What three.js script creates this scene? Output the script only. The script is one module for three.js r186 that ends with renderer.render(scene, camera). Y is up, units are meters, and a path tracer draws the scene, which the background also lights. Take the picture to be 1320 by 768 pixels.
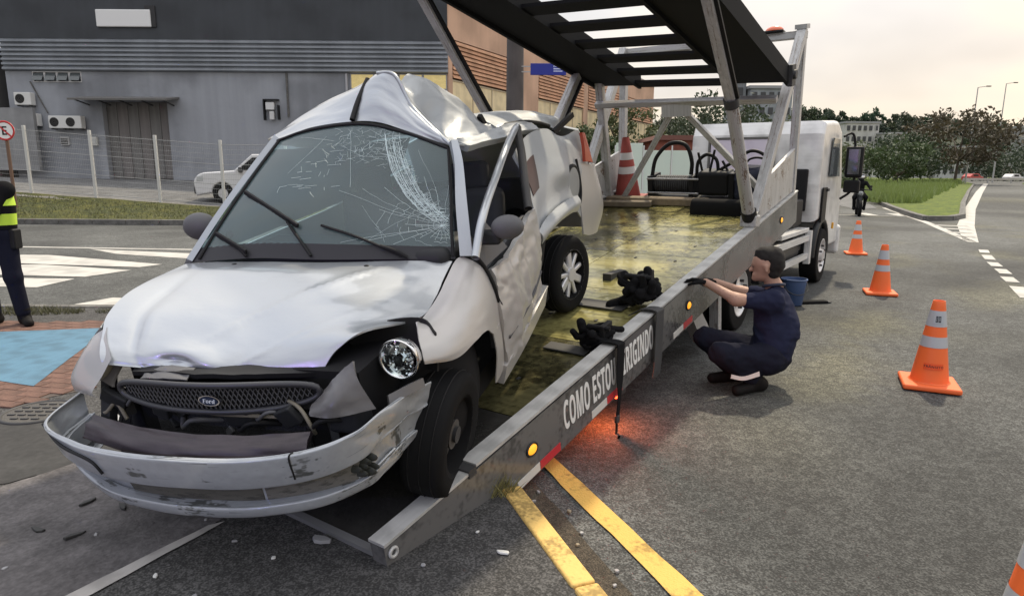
import * as THREE from 'three';
import { mergeGeometries, mergeVertices } from 'three/addons/utils/BufferGeometryUtils.js';
import { MarchingCubes } from 'three/addons/objects/MarchingCubes.js';
import { RoundedBoxGeometry } from 'three/addons/geometries/RoundedBoxGeometry.js';
import { FontLoader } from 'three/addons/loaders/FontLoader.js';
import { TextGeometry } from 'three/addons/geometries/TextGeometry.js';

// ------------------------------------------------------------ camera, sky, sun, exposure
const scene = new THREE.Scene();
const camera = new THREE.PerspectiveCamera(48.63, 1024 / 595, 0.05, 1500);
camera.position.set(0, 1.688, 0);
camera.rotation.order = 'YXZ';
camera.rotation.set(-11.0 * Math.PI / 180, 0, 0.4 * Math.PI / 180);
const renderer = new THREE.WebGLRenderer({ antialias: true });
renderer.setSize(1024, 595);
renderer.toneMapping = THREE.LinearToneMapping;
renderer.toneMappingExposure = 1.4;
renderer.shadowMap.enabled = true;
renderer.shadowMap.type = THREE.PCFSoftShadowMap;

// deterministic random and tileable value noise
let seed = 7;
function rnd() { seed = (seed * 1664525 + 1013904223) >>> 0; return seed / 4294967296; }
function reseed(s) { seed = s >>> 0; }
function hash(x, y, s) { let h = (x * 374761393 + y * 668265263 + s * 974634777) | 0; h = Math.imul(h ^ (h >>> 13), 1274126177); h ^= h >>> 16; return (h >>> 0) / 4294967296; }
function vnoise(x, y, per, s) {
  const xi = Math.floor(x), yi = Math.floor(y), fx = x - xi, fy = y - yi;
  const m = (a) => per ? ((a % per) + per) % per : a;
  const u = fx * fx * (3 - 2 * fx), v = fy * fy * (3 - 2 * fy);
  const a = hash(m(xi), m(yi), s), b = hash(m(xi + 1), m(yi), s), c = hash(m(xi), m(yi + 1), s), d = hash(m(xi + 1), m(yi + 1), s);
  return a + (b - a) * u + (c - a) * v + (a - b - c + d) * u * v;
}
function fbm(x, y, oct = 4, per = 0, s = 1) { let r = 0, w = .5, t = 0; for (let i = 0; i < oct; i++) { r += w * vnoise(x, y, per, s + i * 17); t += w; x *= 2; y *= 2; per *= 2; w *= .5; } return r / t; }
const mix = (a, b, t) => a + (b - a) * t;
const clamp = (x, a = 0, b = 1) => Math.min(b, Math.max(a, x));
const sstep = (a, b, x) => { const t = clamp((x - a) / (b - a)); return t * t * (3 - 2 * t); };

const SUNDIR = new THREE.Vector3(0.26, 0.78, -0.57).normalize();
{ // overcast evening sky: pale, warmer and brighter low on the sun's side
  const w = 1024, h = 512, data = new Float32Array(w * h * 4);
  for (let j = 0; j < h; j++) for (let i = 0; i < w; i++) {
    const el = ((j + .5) / h - .5) * Math.PI, az = ((i + .5) / w - .5) * 2 * Math.PI;
    const dx = Math.cos(el) * Math.cos(az), dy = Math.sin(el), dz = Math.cos(el) * Math.sin(az);
    const e = Math.max(0, dy), k = 1 / (e + .22);
    const px = dx * k * 2.2, pz = dz * k * 2.2;
    const cl = fbm(px + 40, pz + 40, 5, 0, 3), cl2 = fbm(px * .5 + 11, pz * .5 + 7, 4, 0, 9);
    const sd = clamp(dx * SUNDIR.x + dy * SUNDIR.y + dz * SUNDIR.z);
    const glow = Math.pow(sd, 3), low = Math.pow(1 - e, 5);
    const cov = sstep(.42, .62, cl * .6 + cl2 * .4);
    const L = .36 + .72 * e, west = .5 + .5 * dx;
    let r = L * mix(.90, .99, cov), g = L * mix(.96, .99, cov), b = L * mix(1.10, 1.02, cov);
    const w4 = west ** 5; r += low * (.06 + .36 * west + .34 * w4); g += low * (.05 + .25 * west + .18 * w4); b += low * (.03 + .06 * west + .04 * w4);
    r *= 1 + glow * .55; g *= 1 + glow * .45; b *= 1 + glow * .28;
    const f = .80 + .40 * cl;
    const o = (j * w + i) * 4;
    data[o] = r * f; data[o + 1] = g * f; data[o + 2] = b * f; data[o + 3] = 1;
  }
  const t = new THREE.DataTexture(data, w, h, THREE.RGBAFormat, THREE.FloatType);
  t.mapping = THREE.EquirectangularReflectionMapping; t.magFilter = THREE.LinearFilter; t.needsUpdate = true;
  scene.background = t; scene.environment = t;
}
const sun = new THREE.DirectionalLight(new THREE.Color(1, .87, .66), 2.8);
sun.position.copy(SUNDIR).multiplyScalar(60); sun.target.position.set(2, 0, -6);
sun.castShadow = true; sun.shadow.radius = 3; sun.shadow.mapSize.set(2048, 2048);
Object.assign(sun.shadow.camera, { left: -30, right: 30, top: 30, bottom: -30, near: 1, far: 160 });
scene.add(sun, sun.target);

// ------------------------------------------------------------ helpers
const V = (x, y, z) => new THREE.Vector3(x, y, z);
const names = {};
function numbered(n) { if (!(n in names)) { names[n] = 0; return n; } names[n]++; return n + '_' + String(names[n]).padStart(3, '0'); }
function tag(o, label, category, group, kind) { if (label) o.userData.label = label; if (category) o.userData.category = category; if (group) o.userData.group = group; if (kind) o.userData.kind = kind; return o; }
function thing(name, label, category, pos = [0, 0, 0], turn = 0, group) { const o = new THREE.Group(); o.name = numbered(name); o.position.set(...pos); o.rotation.y = turn; scene.add(o); return tag(o, label, category, group); }
function mesh(name, geo, mat, parent) {
  if (Array.isArray(geo)) geo = merge(geo);
  const m = new THREE.Mesh(geo, mat); m.castShadow = m.receiveShadow = true;
  if (parent) { m.name = name; parent.add(m); } else { m.name = numbered(name); scene.add(m); }
  return m;
}
function struct(name, geo, mat) { const m = mesh(name, geo, mat); m.userData.kind = 'structure'; return m; }
function merge(list) {
  const keep = list.map((g) => { let q = g.index ? g.toNonIndexed() : g; const r = new THREE.BufferGeometry(); r.setAttribute('position', q.attributes.position); if (!q.attributes.normal) q.computeVertexNormals(); r.setAttribute('normal', q.attributes.normal); r.setAttribute('uv', q.attributes.uv || new THREE.BufferAttribute(new Float32Array(q.attributes.position.count * 2), 2)); return r; });
  return mergeGeometries(keep);
}
const box = (w, h, d, x = 0, y = 0, z = 0) => new THREE.BoxGeometry(w, h, d).translate(x, y, z);
const rbox = (w, h, d, r, x = 0, y = 0, z = 0) => new RoundedBoxGeometry(w, h, d, 2, r).translate(x, y, z);
function bar(p, q, w, h, up = V(0, 1, 0), r = 0) { // a square bar between two points
  const L = p.distanceTo(q), g = r ? new RoundedBoxGeometry(w, h, L, 2, r) : new THREE.BoxGeometry(w, h, L);
  const m = new THREE.Matrix4().lookAt(p, q, up).setPosition(p.clone().add(q).multiplyScalar(.5));
  return g.applyMatrix4(m);
}
function tube(p, q, r, r2 = r, seg = 12) { const d = q.clone().sub(p), L = d.length(); const g = new THREE.CylinderGeometry(r2, r, L, seg); g.applyQuaternion(new THREE.Quaternion().setFromUnitVectors(V(0, 1, 0), d.normalize())); const c = p.clone().add(q).multiplyScalar(.5); return g.translate(c.x, c.y, c.z); }
function wire(pts, r, seg = 6, n = 0, closed = false) { return new THREE.TubeGeometry(new THREE.CatmullRomCurve3(pts, closed), n || pts.length * 6, r, seg, closed); }
// polygon (list of [x,z]) as a flat sheet at height y, uv in metres
function sheet(poly, y) { const s = new THREE.Shape(poly.map(([x, z]) => new THREE.Vector2(x, -z))); const g = new THREE.ShapeGeometry(s); g.rotateX(-Math.PI / 2).translate(0, y, 0); return uvxz(g); }
function slab(poly, y0, y1) { const s = new THREE.Shape(poly.map(([x, z]) => new THREE.Vector2(x, -z))); const g = new THREE.ExtrudeGeometry(s, { depth: y1 - y0, bevelEnabled: false }); g.rotateX(-Math.PI / 2).translate(0, y0, 0); return uvxz(g); }
function uvxz(g, k = 1) { const p = g.attributes.position, u = new Float32Array(p.count * 2); for (let i = 0; i < p.count; i++) { u[2 * i] = p.getX(i) * k; u[2 * i + 1] = -p.getZ(i) * k; } g.setAttribute('uv', new THREE.BufferAttribute(u, 2)); return g; }
function boxuv(g) { // metres on the dominant plane of every face
  if (g.index) g = g.toNonIndexed(); const p = g.attributes.position, u = new Float32Array(p.count * 2), a = V(0, 0, 0), b = V(0, 0, 0), c = V(0, 0, 0);
  for (let i = 0; i < p.count; i += 3) { a.fromBufferAttribute(p, i); b.fromBufferAttribute(p, i + 1); c.fromBufferAttribute(p, i + 2); const n = b.clone().sub(a).cross(c.clone().sub(a)); const ax = Math.abs(n.x), ay = Math.abs(n.y), az = Math.abs(n.z);
    [a, b, c].forEach((q, k) => { const o = 2 * (i + k); if (ay >= ax && ay >= az) { u[o] = q.x; u[o + 1] = q.z; } else if (ax >= az) { u[o] = q.z; u[o + 1] = q.y; } else { u[o] = q.x; u[o + 1] = q.y; } }); }
  g.setAttribute('uv', new THREE.BufferAttribute(u, 2)); return g;
}
// smooth surface through a grid of points (Catmull-Rom both ways)
function cr(p0, p1, p2, p3, t) { const t2 = t * t, t3 = t2 * t; return p0.clone().multiplyScalar(-.5 * t3 + t2 - .5 * t).addScaledVector(p1, 1.5 * t3 - 2.5 * t2 + 1).addScaledVector(p2, -1.5 * t3 + 2 * t2 + .5 * t).addScaledVector(p3, .5 * t3 - .5 * t2); }
function alongRow(row, u) { const n = row.length - 1, f = clamp(u, 0, 1) * n, i = Math.min(n - 1, Math.floor(f)); const g = (k) => k < 0 ? row[0].clone().multiplyScalar(2).sub(row[1]) : k > n ? row[n].clone().multiplyScalar(2).sub(row[n - 1]) : row[k]; return cr(g(i - 1), g(i), g(i + 1), g(i + 2), f - i); }
function surfAt(grid, u, v) { return alongRow(grid.map((r) => alongRow(r, u)), v); }
function patch(grid, nu = 24, nv = 16, o = {}) {
  const P = []; for (let j = 0; j <= nv; j++) for (let i = 0; i <= nu; i++) P.push(surfAt(grid, i / nu, mix(o.v0 || 0, o.v1 ?? 1, j / nv)));
  const idx = (i, j) => j * (nu + 1) + i;
  const nrm = (i, j) => { const a = P[idx(Math.min(nu, i + 1), j)].clone().sub(P[idx(Math.max(0, i - 1), j)]), b = P[idx(i, Math.min(nv, j + 1))].clone().sub(P[idx(i, Math.max(0, j - 1))]); return a.cross(b).normalize(); };
  const N = []; for (let j = 0; j <= nv; j++) for (let i = 0; i <= nu; i++) N.push(nrm(i, j));
  if (o.dent) for (let j = 0; j <= nv; j++) for (let i = 0; i <= nu; i++) P[idx(i, j)].addScaledVector(N[idx(i, j)], o.dent(i / nu, j / nv));
  const th = o.th ?? .006, pos = [], uv = [], ind = [], put = (p, u, v) => { pos.push(p.x, p.y, p.z); uv.push(u, v); return pos.length / 3 - 1; };
  const top = P.map((p, k) => put(p, (k % (nu + 1)) / nu, Math.floor(k / (nu + 1)) / nv)), bot = P.map((p, k) => put(p.clone().addScaledVector(N[k], -th), (k % (nu + 1)) / nu, Math.floor(k / (nu + 1)) / nv));
  const quad = (a, b, c, d) => ind.push(a, b, c, a, c, d);
  for (let j = 0; j < nv; j++) for (let i = 0; i < nu; i++) { if (o.hole && o.hole((i + .5) / nu, (j + .5) / nv)) continue; quad(top[idx(i, j)], top[idx(i + 1, j)], top[idx(i + 1, j + 1)], top[idx(i, j + 1)]); if (th) quad(bot[idx(i, j)], bot[idx(i, j + 1)], bot[idx(i + 1, j + 1)], bot[idx(i + 1, j)]); }
  if (th) { const e = (k1, k2) => { const a = put(P[k1], 0, 0), b = put(P[k2], 0, 0), c = put(P[k2].clone().addScaledVector(N[k2], -th), 0, 0), d = put(P[k1].clone().addScaledVector(N[k1], -th), 0, 0); quad(a, d, c, b); };
    for (let i = 0; i < nu; i++) { e(idx(i, 0), idx(i + 1, 0)); e(idx(i + 1, nv), idx(i, nv)); } for (let j = 0; j < nv; j++) { e(idx(0, j + 1), idx(0, j)); e(idx(nu, j), idx(nu, j + 1)); } }
  const g = new THREE.BufferGeometry(); g.setAttribute('position', new THREE.Float32BufferAttribute(pos, 3)); g.setAttribute('uv', new THREE.Float32BufferAttribute(uv, 2)); g.setIndex(ind); g.computeVertexNormals(); return g;
}
// sheet prism: outline of 3-D points (planar) given thickness vector
function plate(pts, th) { const n = pts.length, pos = [], ind = []; const tri = THREE.ShapeUtils.triangulateShape(flat2(pts), []); const q = pts.map((p) => p.clone().add(th)); for (const p of [...pts, ...q]) pos.push(p.x, p.y, p.z); for (const [a, b, c] of tri) { ind.push(a, b, c, c + n, b + n, a + n); } for (let i = 0; i < n; i++) { const j = (i + 1) % n; ind.push(i, i + n, j + n, i, j + n, j); } let g = new THREE.BufferGeometry(); g.setAttribute('position', new THREE.Float32BufferAttribute(pos, 3)); g.setIndex(ind); g = g.toNonIndexed(); g.computeVertexNormals(); return boxuv(g); }
function flat2(pts) { const n = V(0, 0, 0); for (let i = 0; i < pts.length; i++) { const a = pts[i], b = pts[(i + 1) % pts.length]; n.x += (a.y - b.y) * (a.z + b.z); n.y += (a.z - b.z) * (a.x + b.x); n.z += (a.x - b.x) * (a.y + b.y); } n.normalize(); const t = Math.abs(n.y) < .9 ? V(0, 1, 0) : V(1, 0, 0); const u = t.clone().cross(n).normalize(), v = n.clone().cross(u); return pts.map((p) => new THREE.Vector2(p.dot(u), p.dot(v))); }

// ------------------------------------------------------------ textures and materials
function tex(size, fn, srgb = true) {
  const d = new Uint8Array(size * size * 4);
  for (let j = 0; j < size; j++) for (let i = 0; i < size; i++) { const c = fn(i / size, j / size, i, j), o = (j * size + i) * 4; if (Array.isArray(c)) { d[o] = clamp(c[0]) * 255; d[o + 1] = clamp(c[1]) * 255; d[o + 2] = clamp(c[2]) * 255; } else d[o] = d[o + 1] = d[o + 2] = clamp(c) * 255; d[o + 3] = 255; }
  const t = new THREE.DataTexture(d, size, size); t.wrapS = t.wrapT = THREE.RepeatWrapping; t.magFilter = THREE.LinearFilter; t.minFilter = THREE.LinearMipmapLinearFilter; t.generateMipmaps = true; if (srgb) t.colorSpace = THREE.SRGBColorSpace; t.needsUpdate = true; return t;
}
function rep(t, k, l = k) { const c = t.clone(); c.repeat.set(k, l); c.needsUpdate = true; return c; }
const std = (rgb, rough = .7, o = {}) => new THREE.MeshStandardMaterial({ color: new THREE.Color().setRGB(...rgb), roughness: rough, ...o });
const phys = (rgb, rough, o = {}) => new THREE.MeshPhysicalMaterial({ color: new THREE.Color().setRGB(...rgb), roughness: rough, ...o });
// aggregate: stones of several sizes (2.5 m tile)
const aggH = new Float32Array(1024 * 1024);
for (let j = 0; j < 1024; j++) for (let i = 0; i < 1024; i++) { const u = i / 1024, v = j / 1024; aggH[j * 1024 + i] = .28 * vnoise(u * 260, v * 260, 260, 5) + .54 * vnoise(u * 500, v * 500, 500, 6) + .18 * vnoise(u * 60, v * 60, 60, 8); }
const asphaltMap = tex(1024, (u, v, i, j) => { const a = aggH[j * 1024 + i], f = fbm(u * 6, v * 6, 4, 6, 21); const t = sstep(.28, .78, a); const k = mix(.43, .87, t) * mix(.86, 1.12, f); const w = hash(i >> 1, j >> 1, 4) > .955 ? .2 : 0; return [k + w, k + w * .97, k * .985 + w * .92]; });
const asphaltBump = tex(1024, (u, v, i, j) => aggH[j * 1024 + i], false);
const smoothMap = tex(512, (u, v) => { const f = fbm(u * 8, v * 8, 6, 8, 33), g = fbm(u * 64, v * 64, 3, 64, 35); const k = .62 + .3 * (f - .5) + .22 * (g - .5); return [k, k, k]; });
const noiseMap = tex(512, (u, v) => { const k = .5 + .5 * fbm(u * 10, v * 10, 6, 10, 51); return [k, k, k]; });
const grimeMap = tex(512, (u, v) => { const f = fbm(u * 5, v * 5, 6, 5, 61), s = fbm(u * 40, v * 3, 4, 0, 64); const k = mix(.87, 1, sstep(.2, .7, f)) * mix(.93, 1, s); return [k, k * .99, k * .97]; });
const dirtRough = tex(512, (u, v) => .25 + .65 * fbm(u * 7, v * 7, 6, 7, 71), false);
const grassMap = tex(512, (u, v) => { const f = fbm(u * 8, v * 8, 5, 8, 81), g = fbm(u * 90, v * 90, 2, 90, 83); const k = .5 + .6 * (g - .5) + .3 * (f - .5); return [k * .92 + .12 * f, k + .04, k * .5]; });
const rustMap = tex(512, (u, v, i, j) => { const f = fbm(u * 9, v * 9, 5, 9, 131), s = fbm(u * 60, v * 5, 3, 0, 133), d = fbm(u * 120, v * 120, 2, 120, 137); const r = sstep(.635, .70, f * .6 + d * .4) * .8, k = .82 + .18 * s; return [mix(k, .48, r), mix(k * .99, .38, r), mix(k * .97, .30, r)]; });
const deckMap = tex(1024, (u, v) => { const f = fbm(u * 5, v * 5, 6, 5, 141), s = fbm(u * 4, v * 70, 4, 0, 143), d = fbm(u * 60, v * 60, 3, 60, 147); const k = mix(.42, 1, sstep(.3, .62, f * .75 + d * .25)) * mix(.72, 1.05, s); return [k, k * .985, k * .93]; });
const wornMap = tex(512, (u, v) => { const f = fbm(u * 6, v * 6, 6, 6, 161), d = fbm(u * 70, v * 70, 2, 70, 163); const k = mix(.7, 1, sstep(.28, .52, f * .7 + d * .3)); return [k, k * .99, k * .96]; });
const scuffMap = tex(512, (u, v) => { const f = fbm(u * 7, v * 5, 5, 0, 171), l = fbm(u * 3 + 5, v * 90, 3, 0, 173), d = fbm(u * 60, v * 60, 2, 0, 175); const s = sstep(.60, .68, f * .55 + l * .25 + d * .2) * .75, q = sstep(.70, .74, l) * .35, k = .94 + .06 * d, m = clamp(s + q); return [mix(k, .38, m), mix(k, .38, m), mix(k, .35, m)]; });
const vmap = (t, k) => rep(t, k);
const M = {
  road: std([.20, .205, .212], .88, { map: rep(asphaltMap, .4), bumpMap: rep(asphaltBump, .4), bumpScale: .006, vertexColors: true }),
  pave: std([.15, .148, .15], .9, { map: rep(smoothMap, .55), bumpMap: rep(smoothMap, .9), bumpScale: .008, vertexColors: true }),
  white: std([.50, .50, .49], .8, { map: rep(grimeMap, .7) }), yellow: std([.62, .40, .10], .75, { map: rep(wornMap, .8), bumpMap: rep(asphaltBump, .4), bumpScale: .004 }),
  kerb: std([.34, .33, .31], .9, { map: rep(smoothMap, .8) }), yellowKerb: std([.66, .45, .15], .8, { map: rep(wornMap, 1.1), bumpMap: rep(smoothMap, 1), bumpScale: .01 }),
  grass: std([.30, .39, .12], 1, { map: rep(grassMap, .5) }), lot: std([.33, .33, .33], .9, { map: rep(smoothMap, .3) }),
  black: phys([.012, .012, .013], .55, { specularIntensity: .45 }), rubber: phys([.010, .010, .0105], .85, { specularIntensity: .25, bumpMap: rep(noiseMap, 3), bumpScale: .002 }), darkPlastic: phys([.022, .023, .025], .5, { specularIntensity: .5 }), dark: phys([.014, .014, .015], .85, { specularIntensity: .25 }),
  silver: phys([.40, .425, .45], .34, { metalness: .55, clearcoat: .9, clearcoatRoughness: .08, bumpMap: rep(noiseMap, 3), bumpScale: .001 }),
  silverWarm: phys([.42, .405, .39], .40, { metalness: .15, clearcoat: .5, clearcoatRoughness: .25 }),  // silver with the low warm light on the car's left put into its tint
  silverScuffed: phys([.37, .39, .41], .36, { metalness: .2, clearcoat: .6, clearcoatRoughness: .15, map: rep(scuffMap, 2.2, .9) }),
  silverRough: phys([.37, .39, .405], .44, { metalness: .15, clearcoat: .35, clearcoatRoughness: .3, bumpMap: rep(noiseMap, 5), bumpScale: .0012 }),
  trim: std([.055, .056, .06], .6), greyPlastic: std([.09, .09, .095], .55),
  chrome: std([.75, .75, .76], .12, { metalness: 1 }), alloy: std([.66, .66, .67], .35, { metalness: .45 }),
  glass: phys([.88, .95, .93], .02, { transmission: 1, thickness: 0, ior: 1.5 }), tint: phys([.25, .28, .29], .05, { transmission: .6, thickness: 0, ior: 1.5 }),
  lens: phys([.8, .82, .82], .12, { transmission: .75, thickness: 0, ior: 1.5 }), hazeLens: phys([.12, .115, .115], .35, { transmission: .2, thickness: 0, clearcoat: .25 }),
  redLens: phys([.42, .045, .015], .3, { clearcoat: .4 }),
  truckWhite: phys([.78, .79, .81], .35, { clearcoat: .5, clearcoatRoughness: .2, map: rep(grimeMap, .9) }), frame: std([.52, .53, .55], .42, { metalness: .15, map: rep(rustMap, .8), bumpMap: rep(noiseMap, 2), bumpScale: .001 }),
  railFace: std([.19, .19, .20], .34, { metalness: .35, map: rep(wornMap, .6), roughnessMap: rep(dirtRough, 1) }), railCap: std([.56, .57, .58], .45, { metalness: .15, map: rep(grimeMap, 2.3) }),
  platform: phys([.011, .0115, .0125], .75, { specularIntensity: .35 }), steelDark: std([.05, .05, .052], .6, { metalness: .3 }),
  amber: std([.9, .42, .04], .4, { emissive: new THREE.Color().setRGB(1, .36, .02), emissiveIntensity: .8 }),
  redLamp: std([.8, .04, .02], .4, { emissive: new THREE.Color().setRGB(1, .1, .03), emissiveIntensity: 3 }),
  cone: std([.85, .15, .03], .55), coneBand: std([.42, .44, .46], .35), coneBase: std([.85, .15, .035], .6),
  navy: phys([.018, .021, .044], .95, { specularIntensity: .2, bumpMap: rep(noiseMap, 4), bumpScale: .003 }), trouser: phys([.013, .014, .024], .95, { specularIntensity: .2 }), skin: std([.42, .25, .18], .6), blackCloth: phys([.011, .011, .012], .95, { specularIntensity: .2 }), boot: phys([.010, .009, .009], .7, { specularIntensity: .3 }),
};
// ------------------------------------------------------------ ground, road, pavement
{
  const axis = (lo, hi, step, far) => { const a = []; for (let x = lo; x <= hi + 1e-6; x += step) a.push(x); let s = step; for (let x = hi; x < far;) { s *= 1.35; x += s; a.push(x); } s = step; const b = []; for (let x = lo; x > -far;) { s *= 1.35; x -= s; b.unshift(x); } return b.concat(a); };
  const xs = axis(-14, 12, .22, 700), zs = axis(-20, 2, .22, 900);
  const pos = [], uv = [], col = [], ind = [], nx = xs.length;
  zs.forEach((z) => xs.forEach((x) => {
    pos.push(x, 0, z); uv.push(x, -z);
    const f = fbm(x * .35 + 50, z * .35 + 50, 5, 0, 91), g = fbm(x * 1.3 + 9, z * 1.3 + 70, 4, 0, 95);
    let k = mix(.50, 1.12, sstep(.3, .7, f)) * mix(.86, 1.12, g), y = sstep(.56, .70, fbm((x * .8 + z * .6) * .9 + 3, (z * .8 - x * .6) * .35 + 31, 5, 0, 97)) * .75 * sstep(.5, 2, x);
    const st = (cx, cz, rx, rz, an) => { const c = Math.cos(an), s = Math.sin(an), dx = (x - cx) * c + (z - cz) * s, dz = -(x - cx) * s + (z - cz) * c; return Math.exp(-(dx * dx / rx / rx + dz * dz / rz / rz)) * mix(.4, 1, g); };
    y += st(3.7, -7.3, 1.1, .5, .5) + st(3.0, -5.9, .8, .35, .9) * .6 + st(1.7, -4.2, .4, .8, .3) * .6;
    const t = Math.abs((x - 2.9) * .62 - (z + 7) * -.78); // long dark tyre streak
    k *= 1 - .3 * Math.exp(-t * t * 30) * sstep(2.5, 4, x) * (1 - sstep(9, 13, x));
    y = clamp(y, 0, 1.1);
    col.push(k * mix(1, 1.25, y), k * mix(1.0, 1.17, y) * 1.01, k * mix(.98, .83, y));
  }));
  for (let j = 0; j < zs.length - 1; j++) for (let i = 0; i < nx - 1; i++) { const a = j * nx + i; ind.push(a, a + nx, a + nx + 1, a, a + nx + 1, a + 1); }
  const g = new THREE.BufferGeometry(); g.setAttribute('position', new THREE.Float32BufferAttribute(pos, 3)); g.setAttribute('uv', new THREE.Float32BufferAttribute(uv, 2)); g.setAttribute('color', new THREE.Float32BufferAttribute(col, 3)); g.setIndex(ind); g.computeVertexNormals();
  struct('road', g, M.road);
}
const kx = (z) => .362 + (z + 2.246) * .368;           // outer edge of the yellow kerb
const kerbLine = []; for (let z = 2.5; z >= -6.3; z -= .8) kerbLine.push([kx(z), z]);
kerbLine.push([-1.35, -6.85], [-1.75, -7.25], [-2.4, -7.45]);
const paveEdge = kerbLine.map(([x, z]) => [x - .1, z]);
{ // raised corner pavement with a slight unevenness, clipped from a grid so that it keeps a real surface
  const poly = [...paveEdge, [-40, -7.45], [-40, 2.5]].reverse();
  const m = struct('pavement', slab(poly, -.1, .1), std([.125, .122, .124], .88, { map: rep(asphaltMap, .4), bumpMap: rep(asphaltBump, .31), bumpScale: .004 }));
  const inside = (pt, pl) => { let r = false; for (let i = 0, j = pl.length - 1; i < pl.length; j = i++) if ((pl[i][1] > pt[1]) !== (pl[j][1] > pt[1]) && pt[0] < (pl[j][0] - pl[i][0]) * (pt[1] - pl[i][1]) / (pl[j][1] - pl[i][1]) + pl[i][0]) r = !r; return r; };
  const jag = (pl, amp, n = 8, s = 5) => { const out = []; pl.forEach((p, i) => { const q = pl[(i + 1) % pl.length]; for (let k = 0; k < n; k++) { const t = k / n, x = mix(p[0], q[0], t), z = mix(p[1], q[1], t); out.push([x + (fbm(x * 4 + s, z * 4, 3, 0, 3) - .5) * amp, z + (fbm(x * 4, z * 4 + s, 3, 0, 7) - .5) * amp]); } }); return out; };
  const conc = jag([[-3.6, -1.0], [-2.9, -2.6], [-2.55, -3.1], [-2.35, -3.45], [-1.9, -4.2], [-1.1, -3.9], [-1.33, -2.74], [-1.61, -2.24], [-2.5, -.9]].reverse(), .16);
  mesh('concrete_patch', sheet(conc, .104), std([.27, .25, .255], .88, { map: rep(smoothMap, 1.1), bumpMap: rep(smoothMap, 1), bumpScale: .012 }), m);
  mesh('concrete_edge', sheet(jag([[-1.30, -2.76], [-1.36, -2.72], [-1.68, -2.20], [-2.5, -.85], [-2.42, -.85], [-1.58, -2.22]], .025), .107), std([.42, .41, .41], .85, { map: rep(grimeMap, 2) }), m);
  mesh('asphalt_stain', sheet(jag([[-3.0, -4.1], [-2.5, -4.0], [-2.2, -3.55], [-2.5, -3.15], [-3.1, -3.0], [-3.9, -3.4]].reverse(), .2, 8, 9), .1045), std([.085, .083, .082], .8, { map: rep(smoothMap, .6) }), m);
  // pavers, each its own block; a blue painted field among red ones
  const blue = [[-4.98, -6.2], [-4.02, -6.4], [-3.5, -4.6], [-3.92, -4.75], [-5.4, -5.2], [-6.2, -5.9]];
  const bm = [], rm = [];
  for (let k = 0; k < 4; k++) { bm.push(std([.10 + .01 * k, .24 + .012 * k, .37 + .012 * k], .75, { map: rep(grimeMap, 1) })); rm.push(std([.31 + .02 * k, .165 + .01 * k, .12 + .008 * k], .85, { map: rep(smoothMap, 2) })); }
  const pg = boxuv(rbox(.196, .03, .097, .004));
  let n = 0; const an = -.2, ca = Math.cos(an), sa = Math.sin(an);
  const field = [[-6.3, -6.55], [-4.05, -6.75], [-3.28, -5.0], [-3.1, -4.55], [-3.45, -4.15], [-4.0, -4.45], [-5.6, -4.9], [-6.6, -5.6]];
  for (let i = -30; i < 30; i++) for (let j = -40; j < 40; j++) {
    const lx = (i + (j & 1 ? .5 : 0)) * .2, lz = j * .1, x = -4.6 + lx * ca + lz * sa, z = -5.5 - lx * sa + lz * ca;
    if (!inside([x, z], field)) continue; if (n++ >= 298) continue;
    const p = mesh('paver', pg, rm[Math.floor(rnd() * 4)], m); p.position.set(x, .094 + rnd() * .003, z); p.rotation.y = an;
  }
  mesh('blue_paint', sheet(jag(blue.slice().reverse(), .02, 10), .1135), std([.085, .20, .31], .7, { map: rep(grimeMap, 1.5), bumpMap: rep(smoothMap, 2), bumpScale: .004 }), m);
  mesh('paver_bed', sheet(field.slice().reverse(), .1035), std([.2, .16, .14], .95, { map: rep(smoothMap, 1) }), m);
  // kerb stones
  for (let i = 0; i < kerbLine.length - 1; i++) { const [x0, z0] = kerbLine[i], [x1, z1] = kerbLine[i + 1]; const L = Math.hypot(x1 - x0, z1 - z0); const g = boxuv(rbox(.105, .16, L - .012, .014)); const k = mesh('kerb_stone', g, i < 7 ? M.yellowKerb : M.kerb, m); k.position.set((x0 + x1) / 2 - .05, .032 + rnd() * .006, (z0 + z1) / 2); k.rotation.y = Math.atan2(x1 - x0, z1 - z0) + (rnd() - .5) * .012; }
  for (let x = -2.9; x > -14; x -= 1) { const k = mesh('kerb_stone', boxuv(rbox(.985, .16, .13, .015)), M.kerb, m); k.position.set(x, .034 + rnd() * .006, -7.46); k.rotation.y = (rnd() - .5) * .01; }
  const mc = thing('manhole_cover', 'round iron manhole cover set into the pavement beside the red pavers', 'manhole cover', [-3.1, .1045, -4.10]);
  mesh('rim', new THREE.TorusGeometry(.21, .014, 6, 40).rotateX(Math.PI / 2), M.steelDark, mc); mesh('plate', new THREE.CylinderGeometry(.20, .20, .01, 40), std([.09, .085, .08], .7, { metalness: .3, bumpMap: rep(noiseMap, 6), bumpScale: .01 }), mc);
  const studs = []; for (let a = -2; a < 3; a++) for (let b = -2; b < 3; b++) if (a * a + b * b < 6) studs.push(box(.045, .008, .015, a * .067, .008, b * .067)); studs.forEach((g) => mesh('tread', g, M.steelDark, mc));
}
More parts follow.
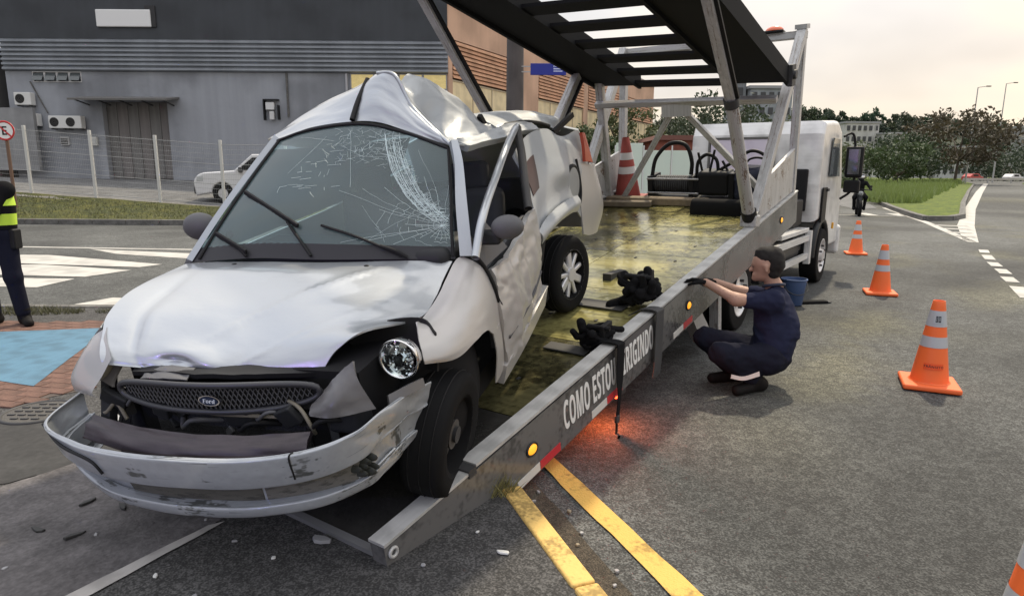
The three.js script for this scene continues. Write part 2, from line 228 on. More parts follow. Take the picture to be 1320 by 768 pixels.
// coarse near asphalt over the older road, gutter dirt, lines
{
  const jag = (pl, amp, n = 10) => { const out = []; pl.forEach((p, i) => { const q = pl[(i + 1) % pl.length]; for (let k = 0; k < n; k++) { const t = k / n, x = mix(p[0], q[0], t), z = mix(p[1], q[1], t); out.push([x + (fbm(x * 3 + 5, z * 3, 3, 0, 3) - .5) * amp, z + (fbm(x * 3, z * 3 + 5, 3, 0, 7) - .5) * amp]); } }); return out; };
  const g0 = (z) => kx(z) + .005;
  const gut = [[g0(2), 2], [g0(-3.4), -3.4], [g0(-6), -6], [g0(-6) + .2, -6], [g0(-3.5) + .17, -3.5], [g0(-2) + .2, -2], [g0(2) + .25, 2]].reverse();
  struct('gutter', sheet(jag(gut, .06), .004), std([.15, .125, .095], .95, { map: rep(asphaltMap, .9), bumpMap: rep(smoothMap, 3), bumpScale: .015 }));
  const yl = (z) => .652 + (z + 2.39) * .40, wob = [];
  for (let z = 1; z > -6; z -= .12) wob.push([yl(z) + .0 + (fbm(z * 6, 3, 3) - .5) * .02, z]); for (let z = -6; z < 1; z += .12) wob.push([yl(z) + .125 + (fbm(z * 6, 8, 3) - .5) * .02, z]);
  struct('road_marking', sheet(wob, .008), M.yellow);
  const q = (...p) => struct('road_marking', sheet(p, .006), M.white);
  const Q = (p) => { const a = THREE.ShapeUtils.area(p.map(([x, z]) => new THREE.Vector2(x, -z))); q(...(a < 0 ? p.slice().reverse() : p)); };
  // zebra crossing on the side street
  Q([[-5.5, -7.95], [-5.25, -8.5], [-4.0, -8.3], [-3.9, -7.8]]);
  Q([[-9.6, -9.4], [-9.6, -10.1], [-6.7, -9.95], [-6.75, -9.2]]);
  Q([[-10, -10.45], [-9.8, -11.35], [-8.15, -11.4], [-6.35, -10.85], [-6.67, -10.15]]);
  Q([[-10.5, -11.8], [-9.5, -12.7], [-9.0, -12.7], [-6.2, -11.55], [-6.4, -11.2]]);
  Q([[-8.9, -13.75], [-8.15, -13.5], [-5.0, -12.75], [-5.2, -12.0], [-7.85, -12.95]]);
  Q([[-30, -15.3], [-30, -15.45], [-4, -13.6], [-4, -13.45]]);
  // far crossing, island hatching, dashes on the right
  Q([[12.6, -27.3], [12.9, -29.1], [13.6, -28.9], [13.3, -27.1]]); Q([[14.2, -26.5], [14.4, -28.1], [14.9, -27.9], [14.6, -26.4]]); Q([[15.3, -26.3], [15.6, -27.8], [16.2, -27.6], [15.9, -26.2]]);
  Q([[12.2, -26.6], [12.2, -26.75], [16.8, -26.0], [16.8, -25.9]]);
  Q([[17.9, -32.2], [18.15, -32.3], [14.45, -22.9], [11.49, -16.2], [11.35, -16.4], [14.2, -22.9]]);
  Q([[11.49, -16.2], [14.9, -21.3], [21.9, -31.4], [41.8, -59.3], [75.3, -106], [74.6, -106], [41.2, -59.4], [21.5, -31.6], [14.6, -21.7], [11.5, -16.8]]);
  for (const t of [.14, .36, .58, .80]) { const a = [mix(11.6, 14.3, t), mix(-16.9, -22.7, t)], b = [mix(11.8, 15.3, t), mix(-16.6, -22.2, t)]; Q([[a[0], a[1]], [b[0], b[1]], [b[0] + .12, b[1] - .3], [a[0] + .1, a[1] - .35]]); }
  for (const [a, b] of [[[10.55, -14.7], [10.2, -14.15]], [[9.95, -13.75], [9.5, -13.0]], [[9.25, -12.6], [8.95, -12.05]], [[8.75, -11.7], [8.45, -11.15]], [[8.2, -10.8], [7.9, -10.25]], [[7.65, -9.85], [7.1, -8.9]]]) { const dx = b[0] - a[0], dz = b[1] - a[1], L = Math.hypot(dx, dz), nx = -dz / L * .09, nz = dx / L * .09; Q([[a[0] + nx, a[1] + nz], [b[0] + nx, b[1] + nz], [b[0] - nx, b[1] - nz], [a[0] - nx, a[1] - nz]]); }
}
// grass island right, with kerb
const ISL = [[17.6, -30.8], [15.4, -25.4], [14.8, -23.7], [15.8, -23.9], [17.1, -25.2], [23.7, -35], [40.3, -59], [67.9, -98.5], [100, -150], [60, -150], [33, -64], [20.6, -37.5]];
{
  const g = slab(ISL.slice().reverse().map((p) => p), -.05, .14); struct('grass_island', g, M.grass);
  for (let i = 0; i < 8; i++) { const a = ISL[(i + 11) % 12], b = ISL[(i + 12) % 12]; const k = bar(V(a[0], .07, a[1]), V(b[0], .07, b[1]), .22, .2); const m = struct('kerb', k, M.kerb); }
  struct('footpath', sheet([[17.3, -31.5], [20.2, -38], [32.4, -64.5], [50, -120], [44, -120], [29, -64], [17.5, -37], [15.8, -30.5]], .012), M.lot);
  // far land beyond the junction
  struct('far_ground', sheet([[-300, -160], [500, -160], [800, -900], [-800, -900]], .1), M.grass);
  struct('far_road_verge', sheet([[80, -105], [300, -150], [300, -165], [90, -118]], .05), M.grass);
}
// verge and yard on the left
const vergeY = (x) => .30 + Math.max(0, Math.min(2.2, (-10 - x) * .066));
{
  const grid = (x0, x1, z0, z1, nx, nz, yf) => { const g = new THREE.PlaneGeometry(1, 1, nx, nz); const p = g.attributes.position; for (let i = 0; i < p.count; i++) { const x = mix(x0, x1, p.getX(i) + .5), v = p.getY(i) + .5, z = mix(z0, z1, v); p.setXYZ(i, x, yf(x, v), z); } g.computeVertexNormals(); return uvxz(g); };
  struct('grass_verge', grid(-50, -1, -19.75, -23.3, 60, 8, (x, v) => mix(.13, vergeY(x), v) + .04 * fbm(x * 2, v * 4, 3)), std([.185, .185, .105], 1, { map: rep(grassMap, .4) }));
  struct('yard', grid(-60, 6, -23.3, -36, 30, 8, (x, v) => mix(vergeY(x) - .02, 1.12, v)), M.lot);
  struct('yard_edge', grid(-50, -1, -22.75, -23.5, 60, 1, (x, v) => vergeY(x) - .06 + v * .09), std([.42, .40, .36], .9, { map: rep(smoothMap, .5) }));
  const kb = []; for (let x = -50; x < -1; x += 1) { const k = boxuv(rbox(.985, .2, .15, .02, x, .06, -19.7)); kb.push(k); } const kk = struct('verge_kerb', box(49, .1, .12, -25.5, 0, -19.7), M.kerb); kb.forEach((g) => mesh('kerb_stone', g, M.kerb, kk));
}

// ------------------------------------------------------------ buildings
function local(o, geo) { const p = o.position; return geo.translate(-p.x, -p.y, -p.z); }
{
  const stainMap = tex(512, (u, v) => { const f = fbm(u * 6, v * 6, 5, 6, 151), s = fbm(u * 50, v * 2, 4, 0, 153); const k = mix(.84, 1, sstep(.25, .65, f)) * mix(.94, 1.02, s); return [k, k, k * .995]; });
  const wallM = std([.31, .325, .36], .85, { map: rep(stainMap, .09), bumpMap: rep(noiseMap, .5), bumpScale: .01 });
  const bd = thing('warehouse', 'long grey rendered warehouse with dark parapet and corrugated band behind the wire fence', 'building', [-14.1, 1.0, -34]);
  const W = (n, g, m, par = bd) => mesh(n, par === bd ? boxuv(local(bd, g)) : local(bd, g), m, par);
  const x0 = -25.1, x1 = -3.28, d = 14, bw = (xa, xb, ya, yb, za = -34 - d, zb = -34) => box(xb - xa, yb - ya, zb - za, (xa + xb) / 2, (ya + yb) / 2, (za + zb) / 2);
  // wall with openings for the door and the window strips, in pieces butted end to end
  W('wall', merge([bw(x0, -20.5, .3, 5.78), bw(-20.5, -17.25, 4.9, 5.78), bw(-17.25, -8.1, .3, 6.3), bw(-8.1, x1, .3, 5.55), bw(x0, -23.8, 5.78, 6.3), bw(-21.35, -17.25, 5.78, 6.3), bw(-20.5, -17.25, .3, 4.9, -48, -34.45), bw(-23.8, -21.35, 5.78, 6.3, -48, -34.3), bw(-8.1, x1, 5.55, 6.3, -48, -34.3)]), wallM);
  W('parapet', bw(x0 - .05, x1 + .03, 7.82, 11.2, -48, -33.9), std([.055, .062, .075], .8, { map: rep(grimeMap, .15) }));
  const prof = []; for (let i = 0; i < 7; i++) { const y = 6.32 + i * .214; prof.push([-33.93, y], [-33.80, y + .05], [-33.80, y + .13], [-33.93, y + .18]); }
  const sh = new THREE.Shape([[-34.2, 6.3], ...prof, [-33.93, 7.82], [-34.2, 7.82]].map(([z, y]) => new THREE.Vector2(-z, y)));
  W('corrugated_band', new THREE.ExtrudeGeometry(sh, { depth: x1 - x0 + .05, bevelEnabled: false }).rotateY(Math.PI / 2).scale(1, 1, 1).translate(x0, 0, 0), std([.30, .33, .38], .5, { metalness: .3, map: rep(grimeMap, .2) }));
  const dr = W('door', bw(-20.5, -17.25, 1.1, 4.9, -34.44, -34.36), std([.19, .188, .19], .75, { map: rep(grimeMap, .3) }));
  for (let i = 0; i < 6; i++) { const k = mesh('door_panel', local(bd, bw(-20.48 + i * .54, -19.98 + i * .54, 1.12, 4.88, -34.36, -34.33)), std([.19 + .01 * (i % 2), .188, .19], .7, { map: rep(grimeMap, .4) }), dr); }
  const can = W('canopy', new THREE.BoxGeometry(4.8, .09, 1.3).rotateX(.16).translate(-19.0, 4.98, -33.4), std([.16, .155, .15], .7, { metalness: .2 }));
  for (let i = 0; i < 5; i++) mesh('bracket', local(bd, bar(V(-21.1 + i * 1.05, 4.7, -34), V(-21.1 + i * 1.05, 4.86, -32.85), .05, .05)), M.steelDark, can);
  for (let i = 0; i < 4; i++) { const xa = -23.78 + i * .61; const f = W('window', merge([bw(xa, xa + .6, 5.79, 5.83, -34.05, -33.99), bw(xa, xa + .6, 6.25, 6.29, -34.05, -33.99), bw(xa, xa + .04, 5.83, 6.25, -34.05, -33.99), bw(xa + .56, xa + .6, 5.83, 6.25, -34.05, -33.99)]), std([.6, .6, .6], .6)); mesh('pane', local(bd, box(.5, .4, .01).rotateX(-.5).translate(xa + .3, 6.04, -33.92)), M.tint, f); }
  const lit = std([.7, .56, .24], .4, { map: rep(smoothMap, .6), emissive: new THREE.Color().setRGB(1, .78, .32), emissiveIntensity: .3 });
  for (let i = 0; i < 4; i++) { const xa = -8.08 + i * 1.2; const f = W('window', merge([bw(xa, xa + 1.19, 5.56, 5.6, -34.08, -34.0), bw(xa, xa + 1.19, 6.25, 6.29, -34.08, -34.0), bw(xa, xa + .05, 5.6, 6.25, -34.08, -34.0), bw(xa + 1.14, xa + 1.19, 5.6, 6.25, -34.08, -34.0)]), std([.3, .3, .31], .6)); mesh('pane', local(bd, bw(xa + .05, xa + 1.14, 5.6, 6.25, -34.06, -34.05)), lit, f); }
  W('drain_pipe', tube(V(-11.2, 4.2, -33.94), V(-11.2, 6.28, -33.94), .05), M.kerb); W('drain_pipe', tube(V(-8.25, 1.1, -33.94), V(-8.25, 6.28, -33.94), .06), std([.38, .38, .4], .6)); W('drain_pipe', tube(V(-23.2, 4.3, -33.95), V(-23.9, 5.8, -33.95), .03), M.kerb);
  const AC = (x, y) => { const a = thing('air_conditioner', 'AC', 'air conditioner', [x, y, -33.72], 0, 'outdoor units on the warehouse wall'); mesh('casing', rbox(.82, .6, .36, .03), std([.62, .62, .6], .5), a); mesh('fan_guard', new THREE.CylinderGeometry(.22, .22, .02, 24).rotateX(Math.PI / 2).translate(-.12, 0, .185), M.black, a); const r = []; for (let k = 1; k < 4; k++) r.push(new THREE.TorusGeometry(.06 * k, .006, 4, 20).translate(-.12, 0, .198)); mesh('grille', r, M.kerb, a); mesh('bracket', [box(.05, .05, .4, -.3, -.33, -.05), box(.05, .05, .4, .3, -.33, -.05)], M.steelDark, a); return a; };
  tag(AC(-24.1, 4.95), 'upper outdoor air conditioning unit at the warehouse corner under the window strip'); tag(AC(-23.9, 3.95), 'lower outdoor air conditioning unit at the warehouse corner, under another unit');
  tag(AC(-22.55, 3.85), 'white outdoor air conditioning unit of a close pair, farther from the warehouse door'); tag(AC(-21.75, 3.85), 'white outdoor air conditioning unit of a close pair, nearer the warehouse door');
  const mb = thing('equipment_rack', 'black wall bracket with white switch boxes on the warehouse wall', 'wall unit', [-12.0, 4.5, -33.85]); mesh('frame', [box(.75, .06, .25, 0, .5, 0), box(.06, .95, .25, -.35, 0, 0), box(.06, .7, .25, .35, -.1, 0)], M.black, mb); mesh('box', rbox(.42, .35, .2, .02, -.05, .2, 0), std([.6, .6, .6], .5), mb); mesh('box', rbox(.22, .4, .2, .02, .02, -.25, 0), std([.55, .55, .55], .5), mb);
  const sg = thing('wall_sign', 'blank white rounded sign panel high on the dark parapet', 'sign', [-18.9, 8.75, -33.83]); mesh('panel', rbox(2.65, .8, .1, .05), std([.72, .72, .72], .6), sg); mesh('back_board', rbox(.5, 1.0, .06, .02, 1.3, .1, -.03), std([.02, .02, .022], .6), sg);
  const eb = thing('electric_meter_box', 'small white meter box on the warehouse wall below the paired units', 'meter box', [-21.0, 2.95, -33.9]); mesh('case', rbox(.3, .42, .16, .02), std([.6, .6, .56], .6), eb);
  mesh('cover', rbox(.24, .3, .03, .01, 0, 0, .09), std([.5, .5, .48], .5), eb);
  const wv = thing('wall_vent', 'small square louvred vent low on the warehouse wall under the paired units', 'vent', [-22.5, 2.95, -33.93]); mesh('frame', rbox(.42, .42, .08, .01), std([.5, .5, .5], .6), wv); for (let i = 0; i < 4; i++) mesh('slat', box(.34, .03, .05).rotateX(.5).translate(0, -.13 + i * .085, .05), M.steelDark, wv);
  // neighbour at the far left edge
  const nb = thing('grey_house', 'dull grey house beyond the end of the warehouse', 'building', [-31.5, 1.0, -38]); mesh('wall', boxuv(box(12, 6.2, 8, -.5, 3.1, 0)), std([.20, .20, .205], .9, { map: rep(grimeMap, .1) }), nb); mesh('roof', box(12.6, .3, 8.6, -.5, 6.35, 0), std([.12, .12, .125], .9), nb); const w = mesh('window', box(1.2, 1.5, .1, 4.2, 4.6, 4.01), M.black, nb); mesh('frame', box(1.4, .1, .16, 4.2, 3.8, 4.02), M.kerb, w);
  mesh('garden_wall', boxuv(box(9, 3.0, .2, 3.5, 2.0, 4.6)), std([.30, .31, .33], .9, { map: rep(grimeMap, .2) }), nb);
}
{ // shop with louvres on the receding side
  const sb = thing('shop_building', 'peach rendered shop building with wooden louvres above windows with their glow in the cream colour', 'building', [-3.24, 1.0, -34], 1.095);
  const peach = std([.68, .45, .33], .85, { map: rep(grimeMap, .1) }), wood = [std([.60, .32, .19], .7, { map: rep(grimeMap, .4) }), std([.54, .29, .17], .7, { map: rep(grimeMap, .4) }), std([.64, .36, .22], .7, { map: rep(grimeMap, .4) })];
  const cream = std([.85, .72, .46], .5, { map: rep(grimeMap, .3) });  // glow of the windows put into the pale colour, nothing emits
  const B = (xa, xb, ya, yb, za, zb) => boxuv(box(xb - xa, yb - ya, zb - za, (xa + xb) / 2, (ya + yb) / 2, (za + zb) / 2));
  mesh('wall', [B(0.02, 37, -.6, 2.0, -10, 0), B(0.02, 37, 7.0, 8.7, -10, 0), B(6.6, 10.5, 2, 7, -10, .02), B(18.3, 19.2, 2, 7, -10, .02), B(28, 28.6, 2, 7, -10, .02), B(36.4, 37, 2, 7, -10, .02), B(.02, .4, 2, 7, -10, .02)], peach, sb);
  mesh('inner_wall', B(.4, 36.4, 2, 7, -9.8, -.5), std([.2, .13, .09], .9), sb);
  mesh('roof_edge', B(-.05, 37.1, 8.7, 8.9, -10, .15), std([.35, .3, .27], .8), sb);
  for (const [a, b] of [[.4, 6.6], [10.5, 18.3], [19.2, 28], [28.6, 36.4]]) {
    for (let i = 0; i < 9; i++) mesh('louvre_slat', boxuv(box(b - a - .04, .17, .03).rotateX(-.35).translate((a + b) / 2, 5.25 + i * .2, .04)), wood[(i * 7 + Math.round(a)) % 3], sb);
    const n = Math.round((b - a) / 2.1), wdt = (b - a) / n;
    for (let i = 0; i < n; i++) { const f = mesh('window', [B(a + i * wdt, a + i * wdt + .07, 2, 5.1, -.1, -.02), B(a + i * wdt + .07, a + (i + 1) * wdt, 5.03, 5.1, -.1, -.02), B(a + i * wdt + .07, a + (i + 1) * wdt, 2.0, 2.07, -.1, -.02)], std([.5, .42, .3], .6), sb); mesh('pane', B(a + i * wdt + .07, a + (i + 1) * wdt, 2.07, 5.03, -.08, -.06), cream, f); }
  }
}
{ // wire fence
  const f = thing('wire_fence', 'pale wire mesh fence on white posts along the grass verge', 'fence', [-12.4, .35, -23.4]);
  const pm = std([.52, .52, .50], .6), wm = std([.26, .27, .28], .6);
  const xs = []; for (let i = -4; i < 6; i++) xs.push(-12.4 + i * 2.25);
  const by = (x) => vergeY(x) + .02;
  xs.forEach((x, i) => {
    const b = by(x);
    mesh('post', local(f, rbox(.09, 2.4, .09, .01, x, b + 1.1, -23.4).applyMatrix4(new THREE.Matrix4())), pm, f);
    if (i < xs.length - 1) { const c = by(xs[i + 1]), w = []; for (let k = 0; k < 13; k++) w.push(tube(V(x + .05, b + .1 + k * .17, -23.4), V(xs[i + 1] - .05, c + .1 + k * .17, -23.4), k % 4 ? .0045 : .009, undefined, 4)); const nv = 36; for (let k = 1; k < nv; k++) { const t = k / nv; w.push(tube(V(mix(x, xs[i + 1], t), mix(b, c, t) + .08, -23.39), V(mix(x, xs[i + 1], t), mix(b, c, t) + 2.2, -23.39), .0025, undefined, 3)); } mesh('mesh_panel', local(f, merge(w)), wm, f); }
  });
}
// street pole with a name plate, no-parking sign
{
  const p = thing('utility_pole', 'thick dark utility pole behind the wreck, carrying a blue street plate', 'pole', [.03, 0, -13.6]);
  mesh('shaft', new THREE.CylinderGeometry(.15, .19, 7, 20).translate(0, 3.5, 0), std([.10, .09, .09], .85, { map: rep(grimeMap, 1, 4) }), p); mesh('band', new THREE.CylinderGeometry(.185, .185, .1, 20).translate(0, 2.75, 0), M.black, p);
  const s = thing('street_sign', 'blue street name plate on two thin arms fixed to the dark pole', 'sign', [.18, 3.5, -13.5]);
  mesh('bracket', [bar(V(-.1, .07, 0), V(.15, .07, 0), .02, .02), bar(V(-.1, .17, 0), V(.15, .17, 0), .02, .02)], M.frame, s);
  const cv = document.createElement('canvas'); cv.width = 512; cv.height = 160; const x = cv.getContext('2d'); x.fillStyle = '#1d2a8c'; x.fillRect(0, 0, 512, 160); x.fillStyle = '#c9d2ee'; x.fillRect(330, 26, 14, 26); x.fillRect(354, 30, 130, 18); x.fillRect(330, 66, 150, 16); x.fillRect(330, 100, 130, 14); const t = new THREE.CanvasTexture(cv); t.colorSpace = THREE.SRGBColorSpace;
  mesh('plate', rbox(.7, .22, .02, .004, .5, .12, 0), std([.035, .05, .26], .5), s); mesh('print', new THREE.PlaneGeometry(.69, .21).translate(.5, .12, .0125), new THREE.MeshStandardMaterial({ map: t, roughness: .5 }), s);
  const n = thing('no_parking_sign', 'round red and white no parking sign on a brown post by the fence', 'sign', [-15.9, .75, -21.2], .1);
  mesh('post', tube(V(0, -.4, -.03), V(0, 2.1, -.03), .05), std([.16, .10, .07], .9), n);
  mesh('disc', new THREE.CylinderGeometry(.3, .3, .015, 36).rotateX(Math.PI / 2).translate(0, 2.03, .02), std([.75, .75, .73], .5), n); mesh('ring', new THREE.TorusGeometry(.275, .03, 6, 40).scale(1, 1, .25).translate(0, 2.03, .03), std([.5, .03, .03], .5), n); mesh('slash', box(.045, .5, .006).rotateZ(.785).translate(0, 2.03, .034), std([.5, .03, .03], .5), n);
  mesh('letter', [box(.045, .26, .006, -.05, 2.03, .031), box(.14, .045, .006, 0, 2.14, .031), box(.12, .045, .006, 0, 2.03, .031), box(.14, .045, .006, 0, 1.92, .031)], M.black, n);
}
// ------------------------------------------------------------ vegetation and far things
function crownGeo(rx, ry, rz, cy, clumps, per, leaf, s) {
  reseed(s); const pos = [], nor = [], C = [];
  for (let i = 0; i < clumps; i++) { const a = rnd() * 6.283, z = rnd() * 1.9 - .95, r = Math.sqrt(1 - z * z) * Math.cbrt(mix(.25, 1, rnd())); C.push([Math.cos(a) * r * rx, cy + z * ry * mix(.7, 1, rnd()), Math.sin(a) * r * rz, mix(.16, .34, rnd()) * rx]); }
  for (const [cx, y, cz, cr_] of C) for (let k = 0; k < per; k++) {
    const d = V(rnd() - .5, (rnd() - .5) * .75, rnd() - .5).normalize().multiplyScalar(cr_ * Math.cbrt(rnd())); const o = V(cx, y, cz).add(d);
    const u = V(rnd() - .5, rnd() - .5, rnd() - .5).normalize(), v = V(rnd() - .5, rnd() - .5, rnd() - .5).cross(u).normalize(), L = leaf * mix(.6, 1.3, rnd());
    const a = o.clone().addScaledVector(u, L), b = o.clone().addScaledVector(v, L * .5), c = o.clone().addScaledVector(u, -L), e = o.clone().addScaledVector(v, -L * .5);
    for (const q of [a, b, c, a, c, e]) pos.push(q.x, q.y, q.z);
  }
  const g = new THREE.BufferGeometry(); g.setAttribute('position', new THREE.Float32BufferAttribute(pos, 3)); g.computeVertexNormals(); return { g, C };
}
function tree(name, label, group, pos, h, w, trunkH, mat, s, o = {}) {
  const t = thing(name, label, 'tree', pos, 0, group); const ry = (h - trunkH) / 2 * 1.05, cy = trunkH + ry * .92;
  const { g, C } = crownGeo(w / 2, ry, w / 2, cy, o.clumps || 42, o.per || 60, o.leaf || h * .028, s);
  const tr = h * .022, lim = [tube(V(0, -.2, 0), V(.05 * h * .3, trunkH * 1.05, 0), tr, tr * .7, 8)];
  for (let i = 0; i < 9; i++) { const c = C[i * 3 % C.length]; const m = V(c[0] * .45, mix(trunkH, c[1], .6), c[2] * .45); lim.push(tube(V(.015 * h, trunkH * .9, 0), m, tr * .55, tr * .35, 6), tube(m, V(c[0], c[1], c[2]), tr * .35, tr * .1, 5)); }
  mesh('trunk', lim, barkM, t); mesh('crown', g, mat, t); return t;
}
const barkM = std([.09, .07, .055], .95), leafM = (r, g, b) => phys([r, g, b], .85, { transmission: .25, thickness: 0, side: THREE.DoubleSide });
const LG = leafM(.055, .085, .03), LB = leafM(.075, .062, .036), LD = leafM(.035, .055, .025), LO = leafM(.075, .095, .035);
const RT = 'trees on the grass island';
tree('spreading_tree', 'large rusty brown spreading tree on the grass island beside the road', RT, [66, .1, -100], 10.2, 15, 3.6, LB, 11, { clumps: 46, per: 70, leaf: .34 });
tree('island_tree', 'dark green round tree between the rusty brown tree and the truck mirror', RT, [54, .1, -95], 6.6, 11, 1.2, LD, 12, { clumps: 46, leaf: .28 });
tree('island_tree', 'bright green small tree leaning over the footpath by the truck mirror', RT, [47, .1, -82], 5.2, 7.5, 1.2, LG, 13, { leaf: .24 });
tree('island_tree', 'tall olive tree at the back of the island beside the far white houses', RT, [58, .1, -125], 8.5, 13, 1.6, LO, 15, { clumps: 50, leaf: .32 });
tree('roadside_tree', 'low dark tree beyond the far road, between two other dark trees', 'trees beyond the far road', [112, .1, -150], 8.5, 20, 1, LD, 16, { clumps: 60, leaf: .38 });
tree('roadside_tree', 'low dark wide tree beyond the far road in front of the long grey hall', 'trees beyond the far road', [128, .1, -155], 8, 22, 1, LD, 17, { clumps: 60, leaf: .38 });
tree('roadside_tree', 'low dark tree beyond the far road just behind the rusty brown tree', 'trees beyond the far road', [88, .1, -150], 9, 18, 1, LD, 18, { clumps: 60, leaf: .38 });
for (let i = 0; i < 6; i++) { const x = 28 + i * 3.6 + rnd() * 2, z = -60 - i * 6 - rnd() * 4; const b = thing('island_bush', 'low rounded green bush growing in the long grass of the island', 'bush', [x, .1, z], 0, 'bushes on the grass island'); mesh('foliage', crownGeo(1.8, .7, 1.6, .5, 16, 50, .14, 40 + i).g, i % 2 ? LO : LG, b); mesh('stem', tube(V(0, -.05, 0), V(0, .5, 0), .05, .03, 6), barkM, b); }
{ // long grass on the island
  reseed(77); const pos = []; const lerp = (t) => [[17.6, -31], [33.5, -63], [58, -120]];
  for (let i = 0; i < 9000; i++) { const t = Math.pow(rnd(), 1.4), lx = mix(19, 60, t), rx = mix(21, 78, t), x = mix(lx, rx, rnd()), z = mix(-34, -115, t) - rnd() * 2, h = mix(.25, .8, rnd()) * (fbm(x * .2, z * .2, 3) > .45 ? 1 : .35), w = .06 + t * .1, a = rnd() * 3; const dx = Math.cos(a) * w, dz = Math.sin(a) * w; pos.push(x - dx, .13, z - dz, x + dx, .13, z + dz, x + (rnd() - .5) * h * .6, .13 + h, z + (rnd() - .5) * h * .6); }
  const g = new THREE.BufferGeometry(); g.setAttribute('position', new THREE.Float32BufferAttribute(pos, 3)); g.computeVertexNormals(); tag(mesh('long_grass', g, leafM(.19, .25, .07)), 'long rough green grass covering the traffic island', 'grass', null, 'stuff');
  const pp = []; for (let i = 0; i < 5200; i++) { const x = mix(-22, -4, rnd()), v = rnd(), z = mix(-19.9, -22.9, v), y = mix(.14, vergeY(x), clamp((-19.75 - z) / 3.5)), h = .03 + rnd() * .09, a = rnd() * 3; pp.push(x - Math.cos(a) * .02, y, z - Math.sin(a) * .02, x + Math.cos(a) * .02, y, z + Math.sin(a) * .02, x + (rnd() - .5) * .1, y + h, z + (rnd() - .5) * .1); }
  const g2 = new THREE.BufferGeometry(); g2.setAttribute('position', new THREE.Float32BufferAttribute(pp, 3)); g2.computeVertexNormals(); tag(mesh('verge_grass', g2, leafM(.15, .155, .07)), 'dry short grass blades on the verge below the wire fence', 'grass', null, 'stuff');
  const tuft = (name, label, cx, cz, rx, rz, n, y, hh, mat, ang = 0) => { const p = []; for (let i = 0; i < n; i++) { const r = Math.sqrt(rnd()), a = rnd() * 6.283, lx = Math.cos(a) * r * rx, lz = Math.sin(a) * r * rz, x = cx + lx * Math.cos(ang) + lz * Math.sin(ang), z = cz - lx * Math.sin(ang) + lz * Math.cos(ang), h = hh * mix(.4, 1, rnd()), t = rnd() * 3, w = .004; p.push(x - Math.cos(t) * w, y, z - Math.sin(t) * w, x + Math.cos(t) * w, y, z + Math.sin(t) * w, x + (rnd() - .5) * h * 1.6, y + h, z + (rnd() - .5) * h * 1.6); } const g = new THREE.BufferGeometry(); g.setAttribute('position', new THREE.Float32BufferAttribute(p, 3)); g.computeVertexNormals(); return tag(mesh(name, g, mat), label, 'grass', null, 'stuff'); };
  tuft('weed_tuft', 'green weed tuft growing at the yellow kerb by the ramp end', -.10, -3.06, .13, .07, 260, .1, .12, leafM(.22, .2, .07));
  tuft('weed_patch', 'dark weedy grass patch at the pavement edge by the officer', -5.5, -7.15, .75, .18, 1500, .1, .07, leafM(.09, .09, .04));
  tuft('weed_patch', 'dark weedy grass patch at the street kerb beside the zebra crossing', -4.35, -7.2, .3, .12, 400, .1, .06, leafM(.08, .085, .04));
}
